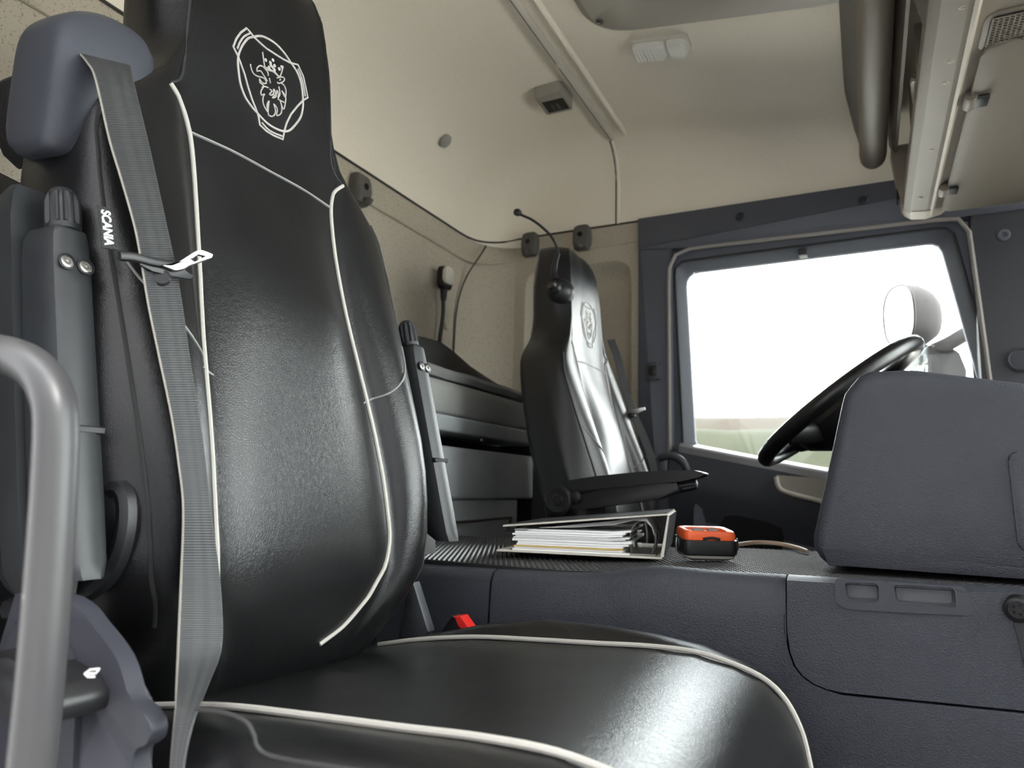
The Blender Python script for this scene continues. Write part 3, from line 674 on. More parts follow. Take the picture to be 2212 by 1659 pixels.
# dark pivot behind the near armrest
bm = B(); tube(bm, [V(-.58, .372, .70), V(-.545, .382, .71), (-.535, .383, .68), (-.545, .380, .645), (-.575, .372, .625), (-.64, .36, .61)], .009, 8); obj('armrest_bracket', bm, 'black', seat)
bm = B(); lathe(bm, [(.05, -.02), (.05, .02), (.04, .026), (0, .026)], (-.60, .365, .675), (0, -1, 0), 24); obj('armrest_hinge', bm, 'black_matt', seat)

# ---- recliner side cover with lever (door side)
y0 = .325
co = [(-.56, .635), (-.500, .637), (-.468, .622), (-.440, .604), (-.424, .582), (-.417, .578), (-.406, .573), (-.401, .565), (-.407, .556), (-.416, .551), (-.410, .530), (-.39, .47), (-.37, .36), (-.60, .36), (-.60, .5)]
bm = B(); prism(bm, cr_path([(x, y0-.008, z) for x, z in co[:11]], 4)+[V(x, y0-.008, z) for x, z in co[11:]], (0, .013, 0), .0015, 2); rc = obj('recliner_cover', bm, 'plastic_r', seat, sharp=70)
bm = B(); prism(bm, round_poly([(x, y0-.012, z) for x, z in [(-.56, .62), (-.515, .622), (-.485, .605), (-.470, .57), (-.463, .50), (-.45, .36), (-.58, .36)]], .02, 4), (0, .02, 0), .008, 3); obj('cover_bulge', bm, 'plastic_r', rc, sharp=60)
bm = B(); prism(bm, round_poly([(x, .285, z) for x, z in [(-.545, .600), (-.50, .603), (-.452, .592), (-.443, .584), (-.444, .572), (-.475, .568), (-.545, .568)]], .007, 3), (0, .045, 0), .004, 2); lv = obj('recliner_lever', bm, 'black', seat)
bm = B()
def pt(u, v): return at(u, v, Y=.2842)
for a, b in (((183, 1455), (206, 1455)), ((183, 1455), (194, 1447)), ((206, 1455), (212, 1448)), ((190, 1462), (204, 1462)), ((194, 1447), (214, 1445)), ((190, 1462), (183, 1455))):
    tube(bm, [pt(*a), pt(*b)], .0006, 5, smooth=False)
obj('seat_symbol', bm, 'white', lv)
bm = B(); lathe(bm, [(.03, 0), (.03, .02), (.02, .026)], (-.53, .31, .40), (0, -1, 0), 24); obj('height_knob', bm, 'plastic_m', seat)
# far recliner cover and belt buckle
bm = B(); prism(bm, [at(878, 1275, Y=.885), at(892, 1258, Y=.885), at(925, 1365, Y=.885), at(900, 1400, Y=.885), at(860, 1380, Y=.885)], (0, .02, 0), .004); obj('recliner_cover', bm, 'plastic_m', seat)
# cloth tag with lettering
bm = B(); tag_c = V(-.577, .3615, .929)
dz = V(-.31, 0, .95).normalized()
wv = V(.35, .9, 0.0).normalized()
pl = [tag_c+wv*a+dz*b for a, b in ((-.003, .0215), (.0095, .0205), (.0095, -.0195), (-.003, -.0205))]
nrm = dz.cross(wv).normalized(); nrm = nrm if nrm.x*1+nrm.y*-1 > 0 else -nrm
prism(bm, [p+nrm*.004 for p in pl], nrm*.0012); tg = obj('fabric_tag', bm, 'bag', seat)
bm = text_mesh('SCANIA', .0098, .00022)
mt = Matrix((( -dz).to_tuple(), (wv).to_tuple(), nrm.to_tuple())).transposed().to_4x4()
mt.translation = tag_c+nrm*.0056+wv*.0022
bm.transform(mt); obj('tag_lettering', bm, 'white', tg, smooth=False, normals=False)

# ---- seat belt of the passenger seat
BL = [tuple(at(168, 112, X=-.655)), tuple(at(187, 135, X=-.612)), (-0.5878, 0.3465, 1.0634), (-0.5755, 0.357, 1.01), (-0.5659, 0.366, 0.974), (-0.5551, 0.375, 0.9339), (-0.5452, 0.3781, 0.9006), (-0.5342, 0.3806, 0.8637), (-0.5193, 0.3855, 0.8164), (-0.5057, 0.3909, 0.7705), (-0.4963, 0.3941, 0.7332), (-0.4875, 0.3954, 0.6967), (-0.4789, 0.3921, 0.6442), tuple(at(384, 1390, Y=.366)), tuple(at(380, 1480, Y=.340)), tuple(at(377, 1560, Y=.322)), tuple(at(370, 1650, Y=.318)), tuple(at(366, 1760, Y=.318))]
BR = [tuple(at(272, 122, X=-.680)), tuple(at(284, 152, X=-.630)), (-0.6006, 0.3906, 1.0846), (-0.5891, 0.4013, 1.034), (-0.5792, 0.4081, 0.994), (-0.5676, 0.4147, 0.9497), (-0.5572, 0.4188, 0.9143), (-0.5455, 0.4216, 0.8749), (-0.5296, 0.4226, 0.8234), (-0.5145, 0.425, 0.7742), (-0.5046, 0.4272, 0.7346), (-0.4953, 0.4285, 0.696), (-0.4862, 0.4362, 0.6393), tuple(at(479, 1390, Y=.415)), tuple(at(450, 1480, Y=.362)), tuple(at(418, 1560, Y=.325)), tuple(at(398, 1650, Y=.318)), tuple(at(392, 1760, Y=.318))]
def ribbon(bm, L, R, th=.0014, nsub=5, across=6):
    A = cr_path(L, nsub); C = cr_path(R, nsub); uv = bm.loops.layers.uv.new('UVMap'); s = 0; rows = []
    for i in range(len(A)):
        if i: s += ((A[i]+C[i])/2-(A[i-1]+C[i-1])/2).length
        w = (C[i]-A[i]).normalized(); tn = (A[min(i+1, len(A)-1)]-A[max(i-1, 0)]).normalized(); n = w.cross(tn).normalized()*th
        rows.append(([bm.verts.new(A[i].lerp(C[i], k/across)+n*.5) for k in range(across+1)], [bm.verts.new(A[i].lerp(C[i], k/across)-n*.5) for k in range(across+1)], s))
    def face(q, us):
        f = bm.faces.new(q)
        for lp, c in zip(f.loops, us): lp[uv].uv = c
    for (f0, b0, s0), (f1, b1, s1) in zip(rows, rows[1:]):
        for k in range(across):
            u0, u1 = k/across, (k+1)/across
            face((f0[k], f0[k+1], f1[k+1], f1[k]), ((u0, s0), (u1, s0), (u1, s1), (u0, s1)))
            face((b0[k+1], b0[k], b1[k], b1[k+1]), ((u1, s0), (u0, s0), (u0, s1), (u1, s1)))
        face((f0[0], f1[0], b1[0], b0[0]), ((0, s0), (0, s1), (0, s1), (0, s0)))
        face((f0[-1], b0[-1], b1[-1], f1[-1]), ((1, s0), (1, s0), (1, s1), (1, s1)))
belt = empty('seat_belt', (-.46, .40, .50), 'charcoal seat belt hanging down the door side of the nearest seat', 'seat belt')
bm = B(); ribbon(bm, BL, BR); obj('webbing', bm, 'web', belt, sharp=60)
# latch tongue, stop button
bm = B()
def bt(u, v, d=0.0): 
    p = at(u, v, X=-.548+d); return p
hold = [bt(258, 553, .004), bt(290, 556, .006), bt(330, 566, .007), bt(372, 573, .007)]
tube(bm, hold, .0042, 8, flat=.8); 
prism(bm, [bt(u, v, .004) for u, v in [(300, 566), (372, 574), (400, 580), (398, 588), (418, 596), (412, 606), (372, 598), (330, 588), (302, 576)]], (.003, -.002, 0), .0008); tgn = obj('latch_grip', bm, 'black', belt)
bm = B()
a0 = [bt(u, v, .012) for u, v in [(352, 573), (374, 574), (424, 542), (436, 540), (460, 549), (458, 556), (408, 573), (398, 580), (380, 584)]]
hole = [bt(u, v, .012) for u, v in [(412, 560), (428, 549), (446, 553), (420, 566)]]
rings_mesh(bm, [a0, hole, [p+V(-.002, .001, -.001) for p in hole], [p+V(-.002, .001, -.001) for p in a0], a0], 40); obj('latch_plate', bm, 'chrome', belt, sharp=30)
bm = B(); lathe(bm, [(.0075, 0), (.0075, .002), (.0062, .0035), (0, .0032)], bt(349, 601, .004), (.8, -.55, .1), 18); obj('stop_button', bm, 'black', belt)
bk = empty('belt_buckle', at(985, 1372, Y=.885), 'black belt buckle with a red button between the nearest seat and the centre console', 'buckle')
bm = B(); prism(bm, [at(u, v, Y=.875) for u, v in [(952, 1362), (974, 1330), (990, 1336), (1004, 1368), (1010, 1420), (955, 1420)]], (0, .026, 0), .004); obj('housing', bm, 'black', bk)
bm = B(); prism(bm, [at(u, v, Y=.872) for u, v in [(977, 1332), (994, 1331), (1016, 1362), (1002, 1368), (992, 1350)]], (0, .022, 0), .002); obj('button', bm, 'red', bk)

# ================================================================== DRIVER SEAT EXTRAS
AY = 1.52
def pa(u, v, y=AY): return at(u, v, Y=y)
bm = B()
top = [(1212, 1050), (1222, 1038), (1290, 1028), (1380, 1019), (1450, 1016), (1500, 1016), (1524, 1022), (1512, 1030), (1470, 1040), (1400, 1046), (1300, 1056), (1215, 1074)]
prism(bm, round_poly([pa(*p) for p in top], .004, 3), (0, .055, 0), .007, 3); a = obj('armrest', bm, 'black', dseat)
bm = B(); prism(bm, round_poly([pa(*p, y=AY+.004) for p in [(1205, 1066), (1300, 1052), (1400, 1043), (1462, 1040), (1468, 1062), (1420, 1078), (1340, 1090), (1260, 1100), (1222, 1100), (1200, 1088)]], .008, 3), (0, .045, 0), .004, 2); obj('armrest_body', bm, 'black', a)
bm = B(); lathe(bm, [(.014, 0), (.014, .004), (.011, .006), (0, .006)], pa(1243, 1074), (0, -1, 0), 20); obj('pivot_cap', bm, 'black', a)
bm = B(); n = 32; o = pa(1465, 1052, AY+.03); rings = []
for r, h in [(.010, 0), (.013, .003), (.013, .008), (.012, .012), (.0115, .032), (.009, .040), (.003, .042)]:
    rings.append([o+V(h, 0, .18*h)+V(-.15*math.cos(2*pi*k/n), math.sin(2*pi*k/n), math.cos(2*pi*k/n))*(r+(.0008 if k % 4 < 2 else -.0008)*(.01 < h < .04)) for k in range(n)])
loft(bm, rings); obj('knob', bm, 'black', a, sharp=25)
bm = B(); lathe(bm, [(.034, 0), (.034, .006), (.028, .010), (.014, .008), (.012, .012), (0, .012)], at(1207, 1080, Y=1.522), (0, -1, 0), 28); obj('armrest_hinge', bm, 'black', a)
# driver's belt and latch, far side of the driver seat
db = empty('seat_belt', (-.62, 1.99, .6), 'black seat belt with steel latch on the window side of the driver seat', 'seat belt')
bm = B(); Lc = [at(u, v, Y=1.985) for u, v in [(1312, 735), (1328, 780), (1342, 840), (1358, 890), (1380, 940), (1398, 990), (1408, 1030)]]
Rc = [p+V(.016, .020, .006) for p in Lc]; ribbon(bm, Lc, Rc); obj('webbing', bm, 'bag', db)
bm = B(); prism(bm, [at(u, v, Y=1.975) for u, v in [(1345, 885), (1368, 884), (1392, 879), (1394, 885), (1372, 896), (1350, 893)]], (0, .004, 0), .0008); obj('latch_plate', bm, 'chrome', db)
bm = B(); box(bm, at(1362, 897, Y=1.98), (.03, .014, .012), .003); obj('latch_grip', bm, 'black', db)
# gooseneck microphone on the driver headrest
mic = empty('gooseneck_microphone', at(1205, 640, Y=1.665), 'black gooseneck microphone on a ball mount beside the driver headrest', 'microphone')
def mp_(u, v, y): return at(u, v, Y=y)
bm = B(); c = mp_(1212, 632, 1.668); r = .036
lathe(bm, [(r*math.sin(pi*k/10), -r*math.cos(pi*k/10)) for k in range(11)], c, (-.2, -.5, .85), 24); obj('ball_mount', bm, 'black', mic)
bm = B(); lathe(bm, [(.019, 0), (.019, .012), (.014, .016), (.014, .024), (0, .024)], mp_(1203, 625, 1.645), (-.35, -.85, .4), 20); obj('socket', bm, 'black', mic)
bm = B(); tube(bm, [mp_(1200, 605, 1.63), mp_(1196, 590, 1.635), mp_(1200, 565, 1.64), mp_(1205, 548, 1.645)], lambda t: .010-.003*t, 8); obj('clamp', bm, 'black', mic)
bm = B(); tube(bm, [mp_(1205, 550, 1.645), mp_(1203, 535, 1.645), mp_(1190, 510, 1.64), mp_(1170, 490, 1.635), mp_(1148, 474, 1.63), mp_(1130, 466, 1.63), mp_(1120, 461, 1.63)], .0036, 8); obj('gooseneck', bm, 'rubber', mic)
bm = B(); lathe(bm, [(.002, -.012), (.008, -.008), (.0105, 0), (.008, .008), (.002, .012)], mp_(1118, 459, 1.63), (.9, 0, -.35), 16); obj('windscreen', bm, 'rubber', mic)
# ================================================================== REAR: BUNK, LOCKER
bk0, bk1 = .26, 2.085
t = empty('bunk', (-1.08, 1.2, .84), 'narrow bunk shelf with ribbed grey mattress along the rear wall', 'bunk')
bm = B(); prism(bm, round_poly([(-.945, bk0, .858), (-.94, bk0, .90), (-1.22, bk0, .90), (-1.22, bk0, .858)], .008, 3), (0, bk1-bk0, 0), .004, 2); obj('shelf', bm, 'cab', t)
bm = B(); rows = []
for k in range(13):
    y = bk0+.02+(bk1-bk0-.026)*k/12; sag = .0015*math.sin(k*.9)
    rows.append([V(-.952, y, .902), V(-.944, y, .91), V(-.946, y, .965+sag), V(-.955, y, .985+sag), V(-.98, y, .992+sag), V(-1.2, y, .992+sag), V(-1.215, y, .98), V(-1.215, y, .902)])
loft(bm, rows); obj('mattress', bm, 'ticking', t, sharp=60)
bm = B(); box(bm, (-.95, bk1-.002, .945), (.014, .006, .075), .002); obj('end_cap', bm, 'cab', t)
bm = B(); rows = []
for k in range(21):
    y = 1.20+.845*k/20; e = min(1, (20-k)/2.0); hh = .026*math.sqrt(max(0, 1-(1-e)**2))+.002; wv_ = .004*math.sin(k*1.3)
    rows.append([V(-.958+wv_, y, .994), V(-.950+wv_, y, .994+hh*.5), V(-.962+wv_, y, .994+hh), V(-1.02, y, .996+hh*1.05), V(-1.12, y, .996+hh), V(-1.2, y, .996+hh), V(-1.2, y, .994)])
loft(bm, rows); o = obj('folded_blanket', bm, 'blanket', sharp=60); tag(o, 'grey felt blanket folded flat on the bunk mattress', 'blanket')
bm = B(); rows = []
for u, h in [(0, .02), (.08, .075), (.2, .105), (.32, .108), (.45, .09), (.6, .062), (.75, .045), (.9, .03), (1, .012)]:
    y = 1.46+.62*u
    rows.append([V(-1.04, y, 1.0255), V(-1.045, y, 1.0255+h*.5), V(-1.06, y, 1.0255+h*.9), V(-1.10, y, 1.0255+h), V(-1.17, y, 1.0255+h*.95), V(-1.2, y, 1.0255+h*.6), V(-1.205, y, 1.0255)])
loft(bm, rows); o = obj('bag', bm, 'bag', sharp=50); tag(o, 'flat black nylon bag lying on the grey blanket by the rear wall', 'bag')
bm = B(); rows = []
for u, h in [(0, .02), (.1, .10), (.4, .12), (.8, .10), (1, .02)]:
    y = .28+.36*u
    rows.append([V(-.97, y, .995), V(-.965, y, .995+h*.6), V(-.99, y, .995+h), V(-1.1, y, .995+h), V(-1.18, y, .995+h*.6), V(-1.18, y, .995)])
loft(bm, rows); o = obj('bag', bm, 'bag', sharp=50); tag(o, 'black nylon bag at the left edge behind the raised armrest', 'bag')
t = empty('storage_locker', (-1.05, 1.7, .05), 'grey plastic storage locker under the bunk', 'locker')
bm = B(); box(bm, (-1.07, 1.52, .755), (.24, 1.094, .135), .010, 3); obj('drawer_front', bm, 'cab', t)
bm = B(); box(bm, (-1.09, 1.46, .37), (.26, 1.03, .632), .004, 2); obj('body', bm, 'cab', t)
bm = B(); box(bm, (-.957, 1.50, .60), (.008, .80, .055), .003, 2); obj('lower_panel', bm, 'cab', t)
bm = B(); box(bm, (-1.215, 1.18, .46), (.012, 1.84, .78), .002, 1); obj('dark_gap_back', bm, 'black_matt', t)  # black sheet added so the space under the bunk reads as deep shade
bm = B(); box(bm, (-1.09, 1.19, .838), (.01, 1.80, .036), .001, 1); obj('dark_gap_strip', bm, 'black_matt', t)  # black strip stands in for shade in the slit above the drawer
bm = B(); box(bm, (-1.03, 2.166, .46), (.13, .14, .80), .004, 1); obj('dark_gap_end', bm, 'black_matt', t)  # added black box hides the side wall, imitating the dark gap there
bm = B(); tube(bm, [at(940, 1133, X=-.93), at(1020, 1126, X=-.925), at(1098, 1119, X=-.925), at(1103, 1121, X=-.925), at(1099, 1134, X=-.935), at(1096, 1146, X=-.95)], .004, 8, n=3); obj('wire_handle', bm, 'steel', t)
bm = B(); lathe(bm, [(.010, 0), (.010, .006), (.006, .008), (0, .008)], (-.98, 1.77, .857), (0, 0, -1), 14); o = obj('catch', bm, 'steel', t)

# ================================================================== REAR WALL FITTINGS
def coat_hook(loc, nrm, label):
    """stubby rounded hook block with a bore and a lower lip"""
    n = Vector(nrm).normalized(); up = V(0, 0, 1); s = up.cross(n)
    t = empty('coat_hook', loc, label, 'hook', 'coat hooks'); p = Vector(loc)
    def q(a, b, c): return p+s*a+up*b+n*c
    bm = B()
    sec = [(-.045, .020, .020), (-.040, .026, .030), (-.02, .030, .036), (.0, .031, .034), (.02, .030, .034), (.038, .027, .028), (.046, .018, .018)]
    loft(bm, [[q(x*w, z, d) for x, d in [(-1, -.002), (-1, dp*.7), (-.8, dp*.95), (-.4, dp), (.4, dp), (.8, dp*.95), (1, dp*.7), (1, -.002)]] for z, w, dp in sec]); h = obj('hook_body', bm, 'hook', t, sharp=45)
    bm = B(); lathe(bm, [(.009, -.002), (.009, .0015), (.0075, .0017), (.0072, .0003), (0, .0003)], q(0, .006, .034), n, 16); obj('bore', bm, 'black_matt', h)
    bm = B(); tube(bm, [q(0, -.034, .030), q(0, -.040, .044), q(0, -.030, .052)], .009, 8); obj('lip', bm, 'hook', h)
    return t
coat_hook(at(770, 412, X=XB+.002), (1, 0, 0), 'olive grey coat hook on the rear wall right of the nearest headrest')
coat_hook(at(1148, 531, Y=2.248), (0, -1, 0), 'olive grey coat hook left of the driver headrest, below the headliner seam')
coat_hook(at(1260, 516, Y=2.248), (0, -1, 0), 'olive grey coat hook above the driver headrest, nearest the door')
def plug(loc, nrm, r, name, label, m):
    bm = B(); lathe(bm, [(r, -.002), (r, .002), (r*.85, .004), (0, .0045)], loc, nrm, 24); tag(obj(name, bm, m), label, 'plug')
p = at(963, 305, X=-1.15)
plug(at(963, 305, X=-1.160), (.75, 0, -.66), .022, 'round_plug', 'large grey round plug in the sloping rear headliner', 'grey_cap')
plug(at(797, 412, X=XB), (1, 0, 0), .016, 'round_plug', 'small pale round plug beside the rear wall coat hook', 'grey_cap')
plug(at(965, 704, X=XB), (1, 0, 0), .014, 'round_plug', 'small round plug in the rear wall right of the reading lamp cable', 'beige')
t = empty('reading_lamp', at(944, 795, X=-1.22), 'small reading lamp with pale lens on a black stalk against the rear wall', 'lamp')
c = at(961, 601, X=-1.205)
bm = B(); prism(bm, round_poly([c+V(-.012, a, b) for a, b in ((-.028, -.036), (.030, -.036), (.030, .036), (-.028, .036))], .012), (.022, 0, 0), .004, 2); obj('lamp_head', bm, 'black', t)
bm = B(); prism(bm, round_poly([c+V(.010, a-.006, b+.004) for a, b in ((-.024, -.028), (.022, -.028), (.022, .028), (-.024, .028))], .012), (.014, 0, 0), .006, 3); obj('lens', bm, 'lampbody', t)
bm = B(); tube(bm, [at(959, 622, X=-1.21), at(958, 650, X=-1.215)], lambda s: .013-.004*s, 10, smooth=False); obj('neck', bm, 'black', t)
bm = B(); tube(bm, [at(958, 645, X=-1.218), at(957, 680, X=-1.22), at(952, 720, X=-1.222), at(946, 770, X=-1.222), at(942, 800, X=-1.222)], .0065, 8); obj('stalk', bm, 'black', t)

# ================================================================== CEILING FITTINGS
ZC = lambda x: interp(x, [-1.24, -.86, -.74, .9], [1.9, 1.924, 1.925, 1.68])
t = empty('curtain_rail', (-.735, 1.2, 1.905), 'pale curtain rail running across the ceiling', 'rail')
bm = B(); prism(bm, [(-.748, .3, 1.923), (-.722, .3, 1.921), (-.722, .3, 1.908), (-.728, .3, 1.905), (-.742, .3, 1.905), (-.748, .3, 1.908)], (0, 1.90, 0), .001, 1); obj('track', bm, 'rail', t)
bm = B(); prism(bm, [(-.7370, .3, 1.9052), (-.7348, .3, 1.9052), (-.7348, .3, 1.9044), (-.7370, .3, 1.9044)], (0, 1.899, 0)); obj('slot', bm, 'groove', t)
bm = B(); box(bm, (-.735, 1.70, 1.904), (.012, .02, .006), .002); obj('runner', bm, 'rail', t)
bm = B(); tube(bm, [(-.682, .3+.23*k, 1.917) for k in range(9)]+[(-.682, 2.18, 1.913)], .013, 10, flat=.7); tag(obj('trim_10', bm, 'head'), kind='structure')
# bracket with a socket
t = empty('ceiling_bracket', at(1208, 210, Z=1.905), 'grey socket bracket on the ceiling left of the curtain rail', 'bracket')
q = [at(1165, 196, Z=1.915), at(1222, 182, Z=1.915), at(1248, 208, Z=1.915), at(1190, 242, Z=1.915)]
bm = B(); lo = [p+V(.0, .0, -.005) for p in q]
x0, x1 = -.86, -.765; yA, yB = 1.80, 1.90
rings_mesh(bm, [round_poly([(x0, yA, 1.922), (x1, yA, 1.922), (x1, yB, 1.922), (x0, yB, 1.922)], .01, 3), round_poly([(x0+.004, yA+.006, 1.892), (x1-.002, yA+.006, 1.892), (x1-.002, yB+.004, 1.886), (x0+.004, yB+.004, 1.886)], .008, 3)], 40, cap_last=True); obj('housing', bm, 'hatch', t)
bm = B(); prism(bm, [(x0+.016, yA+.036, 1.8895), (x1-.010, yA+.036, 1.8895), (x1-.010, yB-.006, 1.8855), (x0+.016, yB-.006, 1.8855)], (0, 0, .004)); o = obj('socket', bm, 'black', t)
for xx in (x0+.04, x1-.038):
    bm = B(); box(bm, (xx, yB-.03, 1.8875), (.006, .03, .004), .001); obj('tab', bm, 'hook', t)
# lamp
t = empty('ceiling_lamp', at(1425, 112, Z=1.87), 'rectangular ceiling lamp with a ribbed clear lens', 'lamp')
sl = math.atan(.15); tx = V(math.cos(sl), 0, -math.sin(sl)); nz = V(-math.sin(sl), 0, -math.cos(sl)); c = V(-.437, 1.688, ZC(-.437))
def LP(a, b, d): return c+tx*a+V(0, 1, 0)*b+nz*d
def lrect(ax, bx, d, ox=0): return round_poly([LP(-ax+ox, -bx, d), LP(ax+ox, -bx, d), LP(ax+ox, bx, d), LP(-ax+ox, bx, d)], .018, 4)
bm = B(); rings_mesh(bm, [lrect(.078, .044, -.002), lrect(.078, .044, .008), lrect(.074, .040, .012)], 60, cap_last=True); obj('base', bm, 'lampbody', t)
bm = B(); rings_mesh(bm, [lrect(.046, .036, .010, -.026), lrect(.044, .034, .022, -.026), lrect(.040, .030, .027, -.026)], 60, cap_last=True); obj('lens', bm, 'clear', t)
bm = B(); rings_mesh(bm, [lrect(.027, .036, .010, .047), lrect(.025, .034, .024, .047), lrect(.020, .028, .029, .047)], 60, cap_last=True); obj('lens', bm, 'clear', t)
for k in range(8):
    bm = B(); tube(bm, [LP(-.062+.0095*k, -.026, .0275), LP(-.062+.0095*k, .026, .0275)], .0014, 5, smooth=False); obj('lens_rib', bm, 'clear', t)
# roof hatch
t = empty('roof_hatch', (-.25, 1.25, 1.85), 'grey roof hatch panel in the ceiling', 'hatch')
def HP(x, y, d): return V(x, y, ZC(x)-d)
def hrect(i, d): return round_poly([HP(-.575+i, .75+i, d), HP(.06-i, .75+i, d), HP(.06-i, 1.59-i, d), HP(-.575+i, 1.59-i, d)], .11, 8)
bm = B(); rings_mesh(bm, [hrect(-.022, -.004), hrect(-.012, .006), hrect(0, .008), hrect(.006, .020), hrect(.10, .022), hrect(.11, .014), hrect(.13, .012)], 160, cap_last=True); obj('panel', bm, 'hatch', t, sharp=50)
for u, v in ((1295, 48),):
    screw(t, at(u, v, Z=ZC(-.54)-.021), nz, .010, m='steel')
screw(t, V(-.05, 1.55, ZC(-.05)-.022), nz, .010)
bm = B(); prism(bm, round_poly([HP(-.36, 1.34, .010), HP(-.12, 1.34, .010), HP(-.12, 1.48, .010), HP(-.36, 1.48, .010)], .03, 4), nz*.012, .004); obj('handle_recess', bm, 'console_d', t)

# ================================================================== OVERHEAD CONSOLE (above the windscreen)
oc = empty('overhead_console', (.2, 1.2, 1.48), 'taupe overhead console of shelves above the windscreen', 'console')
def bar(prof2, y0, y1, m, name, parent, bevel=.004, rr=.0, seg=2):
    bm = B(); L = [V(x, y0, z) for x, z in prof2]
    if rr: L = round_poly(L, rr, 5)
    prism(bm, L, (0, y1-y0, 0), bevel, seg); return obj(name, bm, m, parent, sharp=30)
YE = 2.12
# blind housing: flat cheek and rounded front roll
bm = B(); rows = []
for y, k in ((.25, 1), (1.2, 1), (1.9, 1), (1.98, .96), (2.04, .8), (2.075, .5), (2.085, .2)):
    rows.append([V(-.012+.035*(1-k), y, 1.83), V(-.012+.035*(1-k), y, 1.80), V(.004+.02*(1-k), y, 1.72), V(.022+.008*(1-k), y, 1.66), V(.05, y, 1.66), V(.05, y, 1.83)])
loft(bm, rows); ck = obj('blind_cheek', bm, 'console_d', oc, sharp=40)
bm = B(); rows = []
rc_ = V(.052, 0, 1.662); 
for y, r in ((.25, .034), (1.30, .034), (1.303, .0325), (1.306, .034), (2.09, .034), (2.115, .032), (2.132, .026), (2.14, .014)):
    rows.append([V(rc_.x+r*math.cos(a), y, rc_.z+r*math.sin(a)) for a in [2*pi*k/28 for k in range(28)]])
loft(bm, rows); obj('blind_roll', bm, 'console', oc, sharp=40)
bm = B(); box(bm, (.005, 1.40, 1.735), (.012, .055, .035), .006, 2, Matrix.Rotation(-.2, 3, 'Y')); o = obj('switch', bm, 'black', ck)
bm = B(); box(bm, (.001, 1.425, 1.745), (.012, .022, .02), .003, 2); obj('rocker', bm, 'console_l', o)
bm = B(); box(bm, (.001, 1.388, 1.732), (.012, .014, .024), .003, 2); obj('rocker', bm, 'console_l', o)
# shelf body behind it: rear lip, floor, pockets open to the rear
bar([(.088, 1.80), (.093, 1.69), (.105, 1.66), (.112, 1.66), (.112, 1.80)], .25, YE, 'console', 'rear_rail', oc, .003)
bar([(.21, 1.78), (.21, 1.56), (.22, 1.56), (.22, 1.78)], .25, YE, 'console_l', 'shelf_back', oc, .001)
bar([(.118, 1.535), (.118, 1.500), (.135, 1.486), (.172, 1.482), (.22, 1.49), (.22, 1.53), (.15, 1.538)], .25, YE, 'console', 'front_lip', oc, .006, .006)
bar([(.095, 1.72), (.098, 1.60), (.118, 1.50), (.14, 1.486), (.168, 1.484), (.168, 1.72)], .25, 1.28, 'console_d', 'closed_locker', oc, .006, .010)
bm = B(); prism(bm, round_poly([(.095, 2.10, 1.68), (.108, 2.10, 1.56), (.118, 2.10, 1.50), (.138, 2.10, 1.484), (.172, 2.10, 1.480), (.22, 2.10, 1.49), (.22, 2.10, 1.68)], .012, 4), (0, .06, 0), .008, 3); ec = obj('end_cap', bm, 'console_l', oc)
for k in range(4):
    bm = B(); box(bm, (.112, 2.115+.011*k, 1.545), (.012, .004, .035), .001, 1); obj('vent_slot', bm, 'black', ec)
for k in range(3):
    bm = B(); box(bm, (.120, 2.118+.013*k, 1.512), (.012, .006, .014), .002, 1); obj('vent_fin', bm, 'console_l', ec)
for y in (1.30, 1.52, 1.76):
    bm = B(); box(bm, (.165, y, 1.60), (.085, .012, .13), .003); obj('divider', bm, 'console', oc)
bm = B(); box(bm, (.17, 1.41, 1.585), (.05, .18, .07), .008, 3); obj('pocket_insert', bm, 'console_d', oc)
bm = B(); tube(bm, [(.135, 1.55, 1.56), (.125, 1.62, 1.60), (.135, 1.70, 1.57)], .008, 8); obj('pocket_loop', bm, 'console', oc)
for k in range(5):
    bm = B(); lathe(bm, [(.020, 0), (.020, .004), (.014, .005)], (.15, 1.90+.014*k, 1.575), (0, 1, 0), 16); obj('vent_ring', bm, 'console_l', oc)
# underside forward of the lip: tray, flaps, speaker
ZU = 1.492
bar([(.176, ZU-.006), (.186, ZU-.012), (.192, ZU-.006), (.192, ZU+.04), (.176, ZU+.04)], .25, YE+.02, 'console_l', 'edge_strip', oc, .002)
bar([(.192, ZU+.014), (.44, ZU+.018), (.44, ZU+.05), (.192, ZU+.05)], .25, YE, 'black', 'underside', oc, .001)  # painted black to stand for shade in the deep channel beside the flap
bar([(.192, ZU+.02), (.192, ZU-.003), (.44, ZU-.003), (.44, ZU+.02)], .25, 1.325, 'console', 'speaker_board', oc, .003)
for u, v in ((2079, 15), (2055, 132), (2044, 178)):
    screw(oc, at(u, v, Z=1.484), (0, 0, -1), .006, m='console_l')
for u, v in ((2014, 323), (1990, 427)):
    screw(oc, at(u, v, Z=1.484), (0, 0, -1), .006, m='console_l')
bm = B()
fl = [(.206, 1.335), (.206, 2.115), (.395, 2.12), (.44, 2.0), (.44, 1.335), (.26, 1.335)]
prism(bm, round_poly([(x, y, ZU-.014) for x, y in fl], [.03, .02, .03, .03, .05, .05], 5), (0, 0, .02), .006, 3); flp = obj('flap', bm, 'console', oc)
for u, v in ((2103, 220), (2044, 413)):
    p = at(u, v, Z=ZU-.016)
    bm = B(); lathe(bm, [(.011, -.022), (.012, -.018), (.012, .018), (.011, .022)], p+V(-.006, 0, .004), (0, 1, 0), 16); h = obj('hinge', bm, 'console', flp)
    bm = B(); box(bm, p+V(.012, 0, -.001), (.026, .040, .008), .003); obj('hinge_pocket', bm, 'black', flp)
p = at(2190, 55, Z=ZU-.004)
